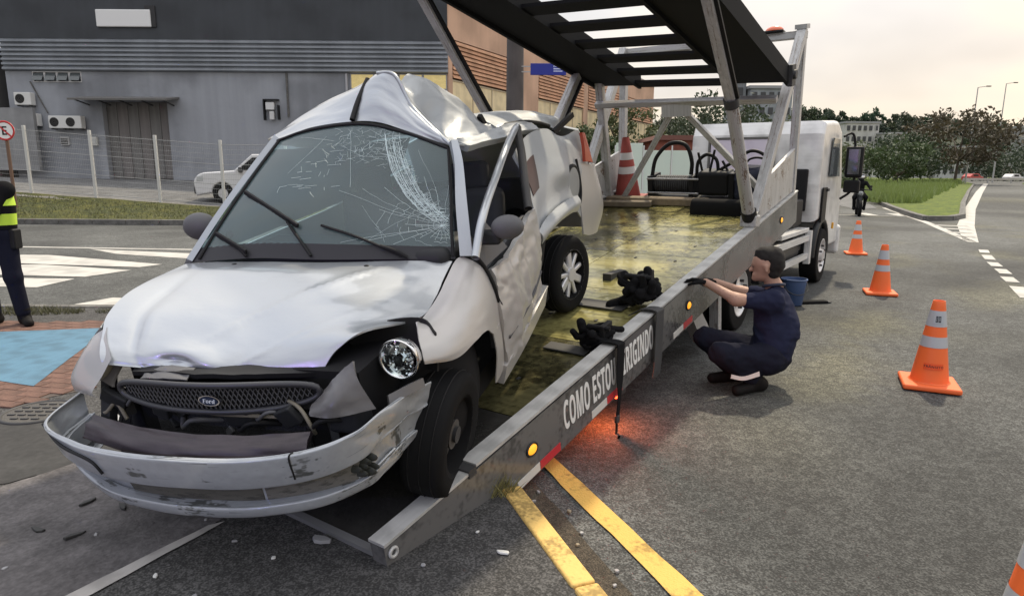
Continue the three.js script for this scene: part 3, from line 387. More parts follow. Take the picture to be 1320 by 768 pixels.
{ // wooded hill far off and buildings at its foot
  const hg = new THREE.SphereGeometry(1, 48, 20, 0, 6.3, 0, 1.6).scale(150, 24, 70).translate(150, -1, -330); struct('hill', hg, std([.05, .06, .04], 1));
  const hill2 = new THREE.SphereGeometry(1, 48, 20, 0, 6.3, 0, 1.6).scale(120, 12, 60).translate(-10, -1, -380); struct('hill', hill2, std([.05, .06, .04], 1));
  reseed(5); const bl = []; const { g: cg } = crownGeo(3.6, 2.6, 3.6, 3, 14, 36, .5, 91);
  const woods = new THREE.InstancedMesh(cg, LD, 520), m4 = new THREE.Matrix4(); let k = 0;
  for (let i = 0; i < 520; i++) { const two = i > 380, a = rnd() * 6.283, r = Math.sqrt(rnd()) * .95, ux = Math.cos(a) * r, uz = Math.sin(a) * r, y = Math.sqrt(Math.max(0, 1 - r * r)); const x = two ? -10 + ux * 120 : 150 + ux * 150, z = two ? -380 + uz * 60 : -330 + uz * 70, yy = (two ? 10 : 24) * y - 2, s = mix(.8, 1.5, rnd()); m4.makeRotationY(rnd() * 6).scale(V(s, s * mix(.8, 1.4, rnd()), s)).setPosition(x, yy, z); woods.setMatrixAt(k, m4); woods.setColorAt(k++, new THREE.Color().setRGB(mix(.7, 1.25, rnd()), mix(.75, 1.15, rnd()), mix(.8, 1.3, rnd()))); }
  woods.name = 'far_wood'; tag(woods, 'distant dark wooded hill on the horizon', 'wood', null, 'stuff'); scene.add(woods);
  const um = thing('umbrella_pine', 'flat topped pine standing above the distant wooded hill', 'tree', [123, 16, -290]); mesh('trunk', tube(V(0, -4, 0), V(0, 10, 0), .5, .3, 6), barkM, um); mesh('crown', crownGeo(6, 1.4, 6, 11, 20, 50, .6, 99).g, LD, um);
  const blk = (name, label, x, z, w, h, d, col, fl, nw, y0 = 0) => { const b = thing(name, label, 'building', [x, y0, z]); mesh('wall', box(w, h, d, 0, h / 2, 0), std(col, .85, { map: rep(grimeMap, 1) }), b); mesh('roof', box(w + .8, .6, d + .8, 0, h + .3, 0), std([.3, .3, .31], .8), b); for (let f = 0; f < fl; f++) for (let i = 0; i < nw; i++) mesh('window', box(w / nw * .55, h / fl * .45, .3, -w / 2 + (i + .5) * w / nw, (f + .55) * h / fl, d / 2 + .02), M.trim, b); return b; };
  blk('tower_block', 'grey block of flats rising behind the tow truck cab', 55, -150, 9, 19, 8, [.33, .36, .40], 6, 5);
  blk('tower_block', 'narrow grey stair tower beside the block of flats behind the truck', 48.5, -150, 3, 20.5, 5, [.25, .27, .30], 4, 1);
  blk('apartment_building', 'pale apartment building on the skyline left of the wooded hill', 126, -250, 12, 19, 10, [.55, .55, .56], 5, 6);
  blk('apartment_building', 'low pale apartment building below the skyline left of the wooded hill', 136, -244, 9, 15, 10, [.48, .48, .5], 4, 4);
  blk('white_house', 'low white house with wide roof at the foot of the wooded hill', 118, -205, 12, 8.5, 9, [.6, .6, .6], 2, 6); blk('white_house', 'long low white house at the foot of the hill behind the island trees', 134, -205, 16, 9, 9, [.55, .56, .58], 2, 8);
  blk('grey_hall', 'long grey roofed hall beyond the far road', 162, -190, 26, 10.5, 14, [.38, .4, .42], 1, 9); blk('grey_hall', 'dark roofed hall above the long grey hall', 180, -215, 36, 16, 14, [.28, .28, .3], 2, 10);
  const bb = thing('billboard', 'dark back of a roadside billboard on two posts above the far road', 'billboard', [99, 0, -126]); mesh('board', rbox(9, 3, .3, .05, 4.2, 12, 0), M.trim, bb); mesh('post', tube(V(2, 0, 0), V(2, 11, 0), .2), M.frame, bb); mesh('post', tube(V(7, 0, 0), V(7, 11, 0), .2), M.frame, bb);
  const lamp = (label, x, z, h) => { const l = thing('street_lamp', label, 'street lamp', [x, 0, z], 0, 'street lamps along the far road'); mesh('pole', tube(V(0, 0, 0), V(0, h, 0), .14, .07, 8), M.frame, l); mesh('arm', bar(V(0, h, 0), V(1.4, h + .2, 0), .09, .09), M.frame, l); mesh('lamp_head', rbox(.7, .16, .3, .05, 1.6, h + .2, 0), M.kerb, l); return l; };
  lamp('tall thin street lamp rising through the rusty brown tree', 71, -105, 14.5); lamp('tall thin street lamp behind the rusty brown tree, nearer the far road', 86, -120, 17); lamp('short street lamp in front of the far white houses', 80, -150, 12); lamp('street lamp standing below the flat topped pine', 70, -165, 13);
  // cars on the far road
  const fc = (label, x, z, mat) => { const c = thing('distant_car', label, 'car', [x, .1, z], .4, 'cars on the far road'); const sh = new THREE.Shape([[-2.1, .25], [2.1, .25], [2.1, .75], [1.2, .9], [.6, 1.4], [-1.2, 1.4], [-1.9, .9], [-2.1, .85]].map((q) => new THREE.Vector2(...q))); mesh('body', new THREE.ExtrudeGeometry(sh, { depth: 1.6, bevelEnabled: true, bevelSize: .06, bevelThickness: .06, bevelSegments: 2 }).translate(0, 0, -.8), mat, c); mesh('window', box(1.5, .35, 1.76, -.3, 1.13, 0), M.black, c); for (const q of [-1.3, 1.3]) for (const z_ of [-.8, .8]) mesh('wheel', new THREE.CylinderGeometry(.32, .32, .2, 16).rotateX(Math.PI / 2).translate(q, .32, z_), M.rubber, c); };
  fc('small white car on the far road next to another white car', 103, -138, std([.65, .65, .65], .3)); fc('second small white car on the far road beside the red cars', 112, -141, std([.6, .6, .6], .3)); fc('small red car on the far road ahead of the white cars', 94, -137, std([.4, .03, .03], .3)); fc('small red car on the far road behind the white cars', 121, -143, std([.4, .04, .03], .3));
  const gr = thing('guard_rail', 'low pale guard rail along the far curve of the road', 'guard rail', [100, 0, -128]); mesh('beam', bar(V(-26, .7, 18), V(40, .7, -12), .12, .35), M.frame, gr); for (let i = 0; i < 12; i++) mesh('post', box(.15, .8, .15, -26 + i * 6, .4, 18 - i * 2.73), M.frame, gr);
}
{ // behind the truck: pale panels, brick house, shrubs
  const pf = thing('panel_fence', 'pale translucent green white panel fence behind the tow truck deck', 'fence', [4.4, 0, -29]);
  const pm = phys([.70, .78, .72], .5, { transmission: .35, thickness: 0 });
  for (let i = 0; i < 5; i++) { const h = i ? 2.55 : 2.85; const p = mesh('panel', rbox(1.15, h - .3, .03, .005, i * 1.22 + .6, h / 2 + .15, 0), pm, pf); } for (let i = 0; i < 6; i++) mesh('post', box(.05, 2.75, .06, i * 1.22, 1.38, 0), std([.6, .62, .6], .5), pf); mesh('rail', box(6.15, .06, .05, 3.05, .25, 0), M.frame, pf);
  const bh = thing('brick_house', 'low red brick house with flat dark roof behind the pale panel fence', 'building', [11.3, 0, -46]); mesh('wall', boxuv(box(4.4, 3.6, 6, 0, 1.8, 0)), std([.27, .09, .065], .9, { map: rep(grimeMap, .5) }), bh); const rs = new THREE.Shape([[-2.4, 0], [2.4, 0], [2.2, .3], [-2.2, .3]].map((q) => new THREE.Vector2(...q))); mesh('roof', new THREE.ExtrudeGeometry(rs, { depth: 6.6, bevelEnabled: false }).translate(0, 3.6, -3.3), std([.17, .075, .06], .9), bh); mesh('window', box(1.1, .9, .1, -1.1, 2.5, 3.02), M.black, bh); mesh('window', box(1.1, .9, .1, 1.1, 2.5, 3.02), M.black, bh);
  tree('garden_tree', 'leafy green tree between the shop and the brick house', 'garden trees behind the truck', [8.2, 0, -50], 6.4, 5.5, 1.8, LO, 21, { leaf: .18 }); tree('garden_tree', 'dark tree rising behind the brick house roof', 'garden trees behind the truck', [17, 0, -58], 8.2, 9, 2, LD, 22, { leaf: .2 }); tree('garden_tree', 'thin garden tree in front of the shop end wall', 'garden trees behind the truck', [5.2, 0, -44], 4.6, 3.6, 1.6, LG, 23, { leaf: .15, clumps: 26 });
  tree('garden_tree', 'broad dark tree seen past the cab roof', 'garden trees behind the truck', [27, 0, -90], 9.5, 16, 2, LD, 24, { leaf: .3, clumps: 60 }); tree('garden_tree', 'broad olive tree behind the cab of the truck', 'garden trees behind the truck', [36, 0, -100], 9, 15, 2, LO, 25, { leaf: .3, clumps: 60 });
}
{ // white pickup parked behind the fence
  const p = thing('parked_pickup', 'white pickup parked in the yard behind the wire fence', 'car', [-9.3, .40, -25.4], .12);
  const wm = phys([.66, .66, .67], .35, { clearcoat: .6 });
  const sh = new THREE.Shape(); sh.moveTo(-2.3, .35); sh.lineTo(-2.35, .75); sh.quadraticCurveTo(-2.3, 1.02, -2.0, 1.06); sh.lineTo(-.95, 1.14); sh.lineTo(-.3, 1.72); sh.lineTo(1.1, 1.75); sh.lineTo(1.3, 1.15); sh.lineTo(2.9, 1.15); sh.lineTo(2.9, .45); sh.lineTo(2.35, .45); sh.absarc(1.95, .4, .42, .1, Math.PI - .1, false); sh.lineTo(-1.0, .4); sh.absarc(-1.42, .4, .42, .1, Math.PI - .1, false); sh.lineTo(-2.3, .35);
  mesh('body', new THREE.ExtrudeGeometry(sh, { depth: 1.66, bevelEnabled: true, bevelSize: .06, bevelThickness: .07, bevelSegments: 3 }).translate(0, 0, -.83), wm, p);
  const ws = new THREE.Shape([[-.86, 1.2], [-.3, 1.66], [.98, 1.68], [1.1, 1.2]].map((q) => new THREE.Vector2(...q))); mesh('side_window', new THREE.ExtrudeGeometry(ws, { depth: 1.82, bevelEnabled: false }).translate(0, 0, -.91), M.black, p);
  for (const x of [-1.42, 1.95]) for (const z of [-.8, .8]) { const w = mesh('wheel', new THREE.TorusGeometry(.27, .11, 10, 26).translate(x, .37, z), M.rubber, p); mesh('rim', new THREE.CylinderGeometry(.2, .2, .1, 18).rotateX(Math.PI / 2).translate(x, .37, z), M.alloy, w); }
  mesh('front_bumper', rbox(.14, .3, 1.75, .05, -2.36, .5, 0), M.trim, p); mesh('headlight', rbox(.22, .18, .06, .02, -2.18, .9, .89), M.lens, p); mesh('mirror', rbox(.12, .2, .16, .03, -.72, 1.22, .98), M.trim, p);
  mesh('plate_holder', rbox(.03, .12, .4, .01, -2.44, .5, 0), M.kerb, p);
}
// ------------------------------------------------------------ tow truck with tilted deck
const TAU = 10.3 * Math.PI / 180, PHI = 35 * Math.PI / 180;
const truck = thing('tow_truck', 'white flatbed tow truck, deck tilted down to the pavement under an upper platform', 'tow truck', [-.4982, 0, -2.4798], -PHI);
const K = (t, v, u) => V(-v, .123 + t * Math.sin(TAU) + u * Math.cos(TAU), -(t * Math.cos(TAU) - u * Math.sin(TAU)));   // along the deck, to its far side, above it
const H = (t, v, y) => V(-v, y, -t);                                    // level chassis coordinates
const BN = K(0, 0, 1).sub(K(0, 0, 0)), BS = V(1, 0, 0), BW = 2.28, BL = 6.95;
const kb = (t0, t1, v0, v1, u0, u1) => { const g = new THREE.BoxGeometry(1, 1, 1), p = g.attributes.position; const q = g; for (let i = 0; i < p.count; i++) { const k = K(mix(t0, t1, p.getZ(i) + .5), mix(v0, v1, p.getX(i) + .5), mix(u0, u1, p.getY(i) + .5)); p.setXYZ(i, k.x, k.y, k.z); } const uv = g.attributes.uv; for (let i = 0; i < p.count; i++) { } let r = g.toNonIndexed(); r.computeVertexNormals(); r = boxuv(r); flip(r); return r; };
function flip(g) { const p = g.attributes.position; for (let i = 0; i < p.count; i += 3) for (const a of Object.values(g.attributes)) for (let k = 0; k < a.itemSize; k++) { const t = a.array[(i + 1) * a.itemSize + k]; a.array[(i + 1) * a.itemSize + k] = a.array[(i + 2) * a.itemSize + k]; a.array[(i + 2) * a.itemSize + k] = t; } g.computeVertexNormals(); }
{
  // deck plates
  const deckM = []; for (let k = 0; k < 3; k++) deckM.push(std([.50 + .03 * k, .465 + .03 * k, .20 + .015 * k], .30, { metalness: .35, map: rep(deckMap, .38 + .07 * k), roughnessMap: rep(dirtRough, .6), bumpMap: rep(noiseMap, 1.4), bumpScale: .004 }));
  const tailM = std([.075, .073, .07], .6, { metalness: .4, map: rep(grimeMap, .9), roughnessMap: rep(dirtRough, .9), bumpMap: rep(noiseMap, 2), bumpScale: .006 });  // shade of the car, along with grime, put into the dark tail plates
  const midM = std([.24, .225, .12], .34, { metalness: .35, map: rep(deckMap, .5), roughnessMap: rep(dirtRough, .7), bumpMap: rep(noiseMap, 1.6), bumpScale: .004 });  // half-dark step from the car's painted shade to the open deck
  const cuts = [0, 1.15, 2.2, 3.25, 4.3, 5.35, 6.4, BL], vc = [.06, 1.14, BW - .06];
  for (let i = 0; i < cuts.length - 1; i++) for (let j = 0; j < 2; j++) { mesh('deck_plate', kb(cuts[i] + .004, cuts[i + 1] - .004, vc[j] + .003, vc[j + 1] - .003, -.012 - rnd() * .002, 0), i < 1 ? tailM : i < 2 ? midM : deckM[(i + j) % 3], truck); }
  mesh('deck_base', kb(.02, BL - .02, .05, BW - .05, -.06, -.016), M.steelDark, truck);
  const riv = []; for (let t = .5; t < BL; t += .52) for (const v of [.4, .8, 1.5, 1.9]) riv.push(kb(t, t + .035, v, v + .02, .0005, .004)); mesh('rivet_row', riv, M.steelDark, truck).userData.kind = 'stuff';
  mesh('tail_edge', kb(-.035, 0, .0, BW, -.06, .006), std([.3, .3, .3], .45, { metalness: .5 }), truck);
  for (let i = 0; i < 5; i++) mesh('cross_member', kb(.9 + i * 1.35, 1.0 + i * 1.35, .08, BW - .08, -.2, -.06), M.steelDark, truck);
  // side rails: outline in deck coordinates, extruded across
  for (const [v0, dv] of [[-.03, .08], [BW - .05, .08]]) {
    const pl = [[-.05, -.02], [-.05, .07], [BL, .09], [BL, -.28], [.82, -.25], [.62, -.235], [.05, -.075]].map(([t, u]) => K(t, v0, u));
    const rail = mesh('side_rail', boxuv(plate(v0 < 1 ? pl : pl, V(-dv, 0, 0))), M.railFace, truck);
    mesh('rail_cap', kb(.56, BL, v0 - .006, v0 + dv + .012, .0905, .106), M.railCap, rail); mesh('rail_cap', kb(-.05, .5, v0 - .004, v0 + dv + .008, .076, .09), M.railCap, rail); mesh('hinge', kb(.5, .555, v0 - .008, v0 + dv + .01, .06, .1), M.steelDark, rail);
    mesh('lug', new THREE.TorusGeometry(.02, .008, 6, 14).rotateY(Math.PI / 2).translate(...K(-.01, v0 - .006, .03).toArray()), M.railCap, rail);
    // conspicuity tape
    const tp = (a, b, m) => mesh('reflective_tape', kb(a, b, v0 - .0035, v0 - .0005, -.245, -.195), m, rail); if (v0 < 1) { const w = std([.62, .6, .56], .4), r = std([.5, .03, .04], .4); tp(.85, 1.08, w); tp(1.085, 1.3, r); tp(1.68, 1.88, w); tp(1.885, 2.1, r); tp(3.0, 3.2, w); tp(3.205, 3.4, r);
      for (const t of [1.02, 3.32, 6.2]) { const l = mesh('side_marker', new THREE.SphereGeometry(.029, 16, 10).scale(.45, 1, 1.5).translate(...K(t, v0 - .004, -.08).toArray()), M.amber, rail); mesh('bezel', new THREE.TorusGeometry(.036, .006, 6, 20).scale(1.35, 1, 1).rotateY(Math.PI / 2).translate(...K(t, v0 - .004, -.08).toArray()), M.darkPlastic, l); } }
  }
  // lettering on the near rail
  const font = await new FontLoader().loadAsync('fonts/droid/droid_sans_bold.typeface.json');
  const txt = (s, t0, t1, u0, u1, parent) => { const g = new TextGeometry(s, { font, size: 1, depth: .02, curveSegments: 3 }); g.computeBoundingBox(); const b = g.boundingBox, p = g.attributes.position; for (let i = 0; i < p.count; i++) { const k = K(mix(t0, t1, (p.getX(i) - b.min.x) / (b.max.x - b.min.x)), -.0305 - p.getZ(i) * .12, mix(u0, u1, (p.getY(i) - b.min.y) / (b.max.y - b.min.y))); p.setXYZ(i, k.x, k.y, k.z); } g.computeVertexNormals(); return mesh('lettering', g, std([.74, .74, .72], .6), parent); };
  const rail0 = truck.children.find((o) => o.name === 'side_rail');
  txt('COMO ESTOU DIRIGINDO', 1.36, 2.62, -.155, .03, rail0);
  // front side panel, headboard, gantry
  mesh('front_side_panel', plate([[5.25, .12], [6.93, .12], [6.93, .62], [5.6, .48]].map(([t, u]) => K(t, .0, u)), V(-.04, 0, 0)), M.frame, truck); mesh('front_side_panel', plate([[5.25, .12], [6.93, .12], [6.93, .62], [5.6, .48]].map(([t, u]) => K(t, BW - .04, u)), V(-.04, 0, 0)), M.frame, truck);
  const B = (n, a, b, w, h, m = M.frame, r = .008) => mesh(n, bar(K(...a), K(...b), w, h, BS, r), m, truck);
  for (const v of [.03, BW - .03]) { const s = v < 1 ? 0 : 1;
    B('gantry_leg', [6.86, v, .1], [7.1, v, 1.92], .09, .09); B('gantry_brace', [s ? 5.6 : 5.27, v, .12], [7.08, v, 1.9], .10, .10);
    mesh('brace_foot', kb(5.18, 5.4, v - .05, v + .05, .106, .22), M.frame, truck); }
  B('gantry_crossbar', [7.1, -.02, 1.86], [7.1, BW + .02, 1.86], .085, .085); mesh('gantry_cap', [kb(7.02, 7.18, -.03, .1, 1.92, 1.97)], M.frame, truck);
  B('headboard_post', [6.42, BW - .06, .0], [6.28, BW - .06, 1.62], .085, .1); B('headboard_bar', [6.24, BW - .02, 1.28], [6.16, .05, 1.24], .07, .075);
  B('headboard_brace', [6.2, 1.18, 1.25], [6.42, 2.02, .06], .06, .065); B('headboard_brace', [6.2, 1.18, 1.25], [6.42, .12, .06], .06, .065); mesh('gusset', kb(6.17, 6.19, 1.0, 1.36, 1.1, 1.24), M.frame, truck);
  // telescopic lifting arms
  const arm = (f, j, e, m) => { const a = mesh('lifting_arm', tube(K(...f), K(...j), .062, .056, 18), M.frame, truck); mesh('collar', tube(K(...j).lerp(K(...f), -.0), K(...j).lerp(K(...f), .06), .066, .066, 18), M.steelDark, a); mesh('inner_arm', bar(K(...j), K(...e), .075, .085, BS, .006), M.frame, a); mesh('track_rod', bar(K(...j).add(V(.055, 0, 0)), K(...e).add(V(.055, 0, 0)), .022, .04, BS), M.black, a); mesh('foot_clamp', tube(K(f[0] + .01, f[1], f[2] - .02), K(f[0] - .03, f[1], f[2] + .07), .075, .075, 16), M.black, a); mesh('foot_block', rbox(.16, .12, .16, .015, ...K(f[0] + .03, f[1], f[2] - .05).toArray()), M.frame, a); };
  arm([5.16, .03, .2], [4.52, .03, 1.40], [3.6, .03, 2.62]); arm([4.9, BW - .03, .12], [4.25, BW - .03, 1.0], [2.95, BW - .03, 2.85]);
  B('platform_strut', [4.05, BW - .03, .1], [5.78, BW - .03, 1.66], .085, .1); mesh('strut_track', bar(K(4.15, BW - .09, .13), K(5.78, BW - .09, 1.6), .02, .06, BS), M.black, truck);
  // upper platform: two tracks and slats, tipped the other way
  const slope = -.352, pu = (t) => 1.38 + (t - 6.34) * slope, tA = 1.9, tB = 6.36;
  const pk = (t0, t1, v0, v1, d0, d1) => { const g = kb(t0, t1, v0, v1, 0, 1); const p = g.attributes.position; const g2 = new THREE.BoxGeometry(1, 1, 1), q = g2.attributes.position; for (let i = 0; i < q.count; i++) { const t = mix(t0, t1, q.getZ(i) + .5), k = K(t, mix(v0, v1, q.getX(i) + .5), pu(t) + .045 * mix(v0, v1, q.getX(i) + .5) + mix(d0, d1, q.getY(i) + .5)); q.setXYZ(i, k.x, k.y, k.z); } const r = g2.toNonIndexed(); flip(r); return boxuv(r); };
  for (const [a, b] of [[-.02, .58], [1.70, 2.30]]) { const tr = mesh('platform_track', pk(tA, tB, a, b, .02, .05), M.platform, truck); mesh('track_edge', pk(tA, tB, a - .01, a + .03, -.02, .17), M.platform, tr); mesh('track_edge', pk(tA, tB, b - .03, b + .01, -.02, .17), M.platform, tr); }
  for (let t = tB - .16; t > tA; t -= .46) mesh('platform_slat', pk(t - .02, t + .17, .585, 1.695, .0, .03), M.platform, truck);
  mesh('platform_hinge', [tube(K(tB - .04, -.1, pu(tB) + .1), K(tB - .04, .06, pu(tB) + .1), .05), kb(tB - .1, tB + .06, -.07, -.025, pu(tB) - .02, pu(tB) + .2)], M.steelDark, truck);
  // orange beacon on the gantry
  const bc = mesh('beacon', new THREE.SphereGeometry(.07, 18, 10, 0, 6.3, 0, 1.6).scale(1.5, .8, 1).translate(...K(7.1, .34, 1.93).toArray()), phys([.75, .12, .02], .2, { clearcoat: 1 }), truck); mesh('beacon_base', rbox(.22, .03, .14, .01, ...K(7.1, .34, 1.915).toArray()), M.black, bc);
  // chassis (level)
  const hb = (t0, t1, v0, v1, y0, y1, r = 0) => { const w = Math.abs(v1 - v0), h = y1 - y0, d = t1 - t0; return (r ? rbox(w, h, d, r) : box(w, h, d)).translate(-(v0 + v1) / 2, (y0 + y1) / 2, -(t0 + t1) / 2); };
  for (const v of [.72, 1.48]) mesh('chassis_rail', hb(3.4, 10.6, v, v + .08, .62, .80), M.steelDark, truck);
  mesh('chassis_rear_beam', hb(3.3, 3.42, .25, 2.05, .5, .64), M.steelDark, truck);
  for (const v of [.34, 1.72]) { const l = mesh('tail_lamp', hb(3.25, 3.298, v, v + .24, .5, .6, .01), M.redLamp, truck); }
  mesh('under_bar', hb(2.2, 2.28, .02, 2.2, .18, .25), M.steelDark, truck);
  const ul = mesh('under_lamp', hb(2.14, 2.198, .02, .26, .17, .25, .01), M.redLamp, truck);
  const pl = new THREE.PointLight(new THREE.Color(1, .18, .04), .65, 0, 2); pl.position.copy(H(2.06, .03, .21)); pl.castShadow = true; truck.add(pl); pl.name = 'under_lamp_light';
  mesh('lamp_bracket', [hb(2.28, 3.5, .75, .81, .2, .26), hb(2.28, 3.5, 1.5, 1.56, .2, .26), hb(3.44, 3.5, .75, .81, .26, .62), hb(3.44, 3.5, 1.5, 1.56, .26, .62)], M.steelDark, truck);
  mesh('lamplit_bar', hb(2.30, 2.85, .0, .05, .36, .41), std([.75, .17, .03], .5), truck);  // lamplight falling on this bar is put into its orange colour
  // wheels
  const wheel = (t, v, R, w, rimM) => { const pr = []; for (let i = 0; i <= 16; i++) { const a = i / 16 * Math.PI; pr.push(new THREE.Vector2(R - .05 + .05 * Math.pow(Math.sin(a), .4) , -Math.cos(a) * w / 2)); } pr.unshift(new THREE.Vector2(R * .62, -w / 2)); pr.push(new THREE.Vector2(R * .62, w / 2), new THREE.Vector2(R * .62, -w / 2)); const g = new THREE.LatheGeometry(pr, 44).rotateZ(Math.PI / 2); const o = mesh('wheel', g.translate(-v - w / 2, R, -t), M.rubber, truck); mesh('rim', new THREE.LatheGeometry([[.01, .02], [R * .22, .05], [R * .25, .0], [R * .5, -.03], [R * .58, .03], [R * .63, .03], [R * .63, -.03]].map((q) => new THREE.Vector2(...q)), 36).rotateZ(-Math.PI / 2).translate(-v - .03, R, -t), rimM, o); const nuts = []; for (let i = 0; i < 6; i++) { const a = i / 6 * 6.283; nuts.push(new THREE.CylinderGeometry(.016, .016, .04, 6).rotateZ(Math.PI / 2).translate(-v + .0, R + Math.cos(a) * R * .36, -t + Math.sin(a) * R * .36)); } mesh('wheel_nut', nuts, M.steelDark, o); return o; };
  wheel(9.3, .06, .42, .25, M.alloy); wheel(9.3, 1.95, .42, .25, M.alloy); wheel(5.35, .14, .40, .24, M.alloy); wheel(5.35, .40, .40, .24, M.alloy); wheel(5.35, 1.66, .40, .24, M.alloy); wheel(5.35, 1.92, .40, .24, M.alloy);
  mesh('axle', [tube(H(9.3, .2, .42), H(9.3, 2.0, .42), .06), tube(H(5.35, .3, .4), H(5.35, 2.0, .4), .08)], M.steelDark, truck);
  // under-deck gear: mudguards, white lockers and supports beside the crouching man
  const mg = new THREE.Shape(); mg.absarc(0, 0, .50, .15, Math.PI - .15, false); mg.absarc(0, 0, .47, Math.PI - .15, .15, true); mesh('mudguard', new THREE.ExtrudeGeometry(mg, { depth: .52, bevelEnabled: false }).rotateY(Math.PI / 2).translate(-.64, .40, -5.35), M.darkPlastic, truck);
  mesh('side_guard', [hb(6.2, 8.55, .10, .15, .72, .80), hb(6.2, 8.55, .10, .15, .46, .54), hb(8.45, 8.56, .08, .16, .38, .86)], M.truckWhite, truck); mesh('side_guard_top', hb(6.9, 8.5, .12, .62, .84, .90, .01), M.truckWhite, truck);
  mesh('locker', hb(6.3, 7.3, .2, .62, .36, .8, .02), M.darkPlastic, truck); mesh('fuel_tank', tube(H(7.4, .42, .58), H(8.3, .42, .58), .22, .22, 24), M.steelDark, truck);
  mesh('support_leg', plate([H(3.55, .1, .62), H(3.78, .1, .62), H(4.35, .1, .16), H(4.1, .1, .12)], V(-.1, 0, 0)), M.frame, truck); mesh('support_leg', bar(H(4.62, .16, .12), H(4.5, .16, .72), .09, .09), M.frame, truck);
  mesh('lift_ram', tube(H(4.0, 1.1, .6), K(5.2, 1.1, -.1), .06), M.frame, truck);
  mesh('winch_frame', [hb(7.3, 8.3, .6, 1.7, .80, .86)], M.steelDark, truck); mesh('gear_box', hb(7.4, 8.6, .25, .7, .92, 1.3, .03), M.black, truck);
  // cab
  const cabSec = [[8.98, 1.02], [8.95, 1.5], [8.97, 2.22], [9.05, 2.36], [10.0, 2.42], [10.35, 2.3], [10.72, 1.55], [10.78, 1.2], [10.78, .55], [9.85, .55], [9.78, .92], [9.3, 1.02]];
  const cs = new THREE.Shape(cabSec.map(([t, y]) => new THREE.Vector2(t, y)));
  mesh('cab', new THREE.ExtrudeGeometry(cs, { depth: 1.76, bevelEnabled: true, bevelSize: .07, bevelThickness: .11, bevelSegments: 5 }).rotateY(Math.PI / 2).translate(-.20 - 1.78, 0, 0).applyMatrix4(new THREE.Matrix4()), M.truckWhite, truck);
  const cab = truck.children.at(-1);
  mesh('rear_window', rbox(.95, .5, .02, .008, -1.28, 1.92, -8.872), phys([.62, .56, .66], .15, { clearcoat: 1 }), cab); const wf = []; for (const [a, b, c, d] of [[1.03, .03, 0, .27], [1.03, .03, 0, -.27], [.03, .57, .5, 0], [.03, .57, -.5, 0], [.02, .52, 0, 0]]) wf.push(box(a, b, .03, -1.28 + c, 1.92 + d, -8.868)); mesh('rear_window_frame', wf, M.kerb, cab);
  mesh('rear_vent', rbox(.30, .62, .05, .04, -.42, 1.42, -8.86), M.black, cab);
  mesh('side_vent', rbox(.02, .52, .32, .008, -.085, 1.2, -9.22), M.black, cab);
  mesh('side_window', plate([H(9.45, .078, 1.62), H(10.3, .078, 1.62), H(10.05, .078, 2.2), H(9.5, .078, 2.2)], V(-.01, 0, 0)), M.tint, cab);
  mesh('door_handle', rbox(.03, .04, .16, .01, -.07, 1.42, -9.35), M.black, cab); mesh('wheel_arch', new THREE.TorusGeometry(.52, .05, 8, 24, Math.PI).rotateY(Math.PI / 2).translate(-.12, .44, -9.3), M.darkPlastic, cab);
  mesh('bumper', rbox(2.05, .5, .2, .06, -1.1, .55, -10.85), M.truckWhite, cab); mesh('windscreen', plate([H(10.42, .3, 2.2), H(10.42, 1.9, 2.2), H(10.86, 1.95, 1.4), H(10.86, .25, 1.4)], V(0, .01, -.02)), M.tint, cab);
  for (const sgn of [1, -1]) { const vx = sgn > 0 ? -.06 : -2.12, o = sgn * .13; const mr = mesh('mirror_arm', wire([V(vx, 2.25, -10.25), V(vx + o * .8, 2.3, -10.35), V(vx + o * 1.2, 2.1, -10.4), V(vx + o * 1.2, 1.4, -10.4), V(vx, 1.25, -10.4)], .02, 8, 40), M.black, truck); mesh('mirror_case', rbox(.26, .5, .12, .04, vx + o * 1.3, 1.85, -10.38), M.black, mr); mesh('mirror_glass', rbox(.17, .40, .01, .004, vx + o * 1.3, 1.85, -10.312), std([.16, .17, .18], .15, { metalness: .9 }), mr); mesh('wide_mirror', rbox(.24, .2, .11, .03, vx + o * 1.25, 1.46, -10.38), M.black, mr); }
  mesh('marker_reflector', rbox(.03, .1, .06, .01, -.04, .85, -9.85), std([.8, .4, .05], .3), truck);
}
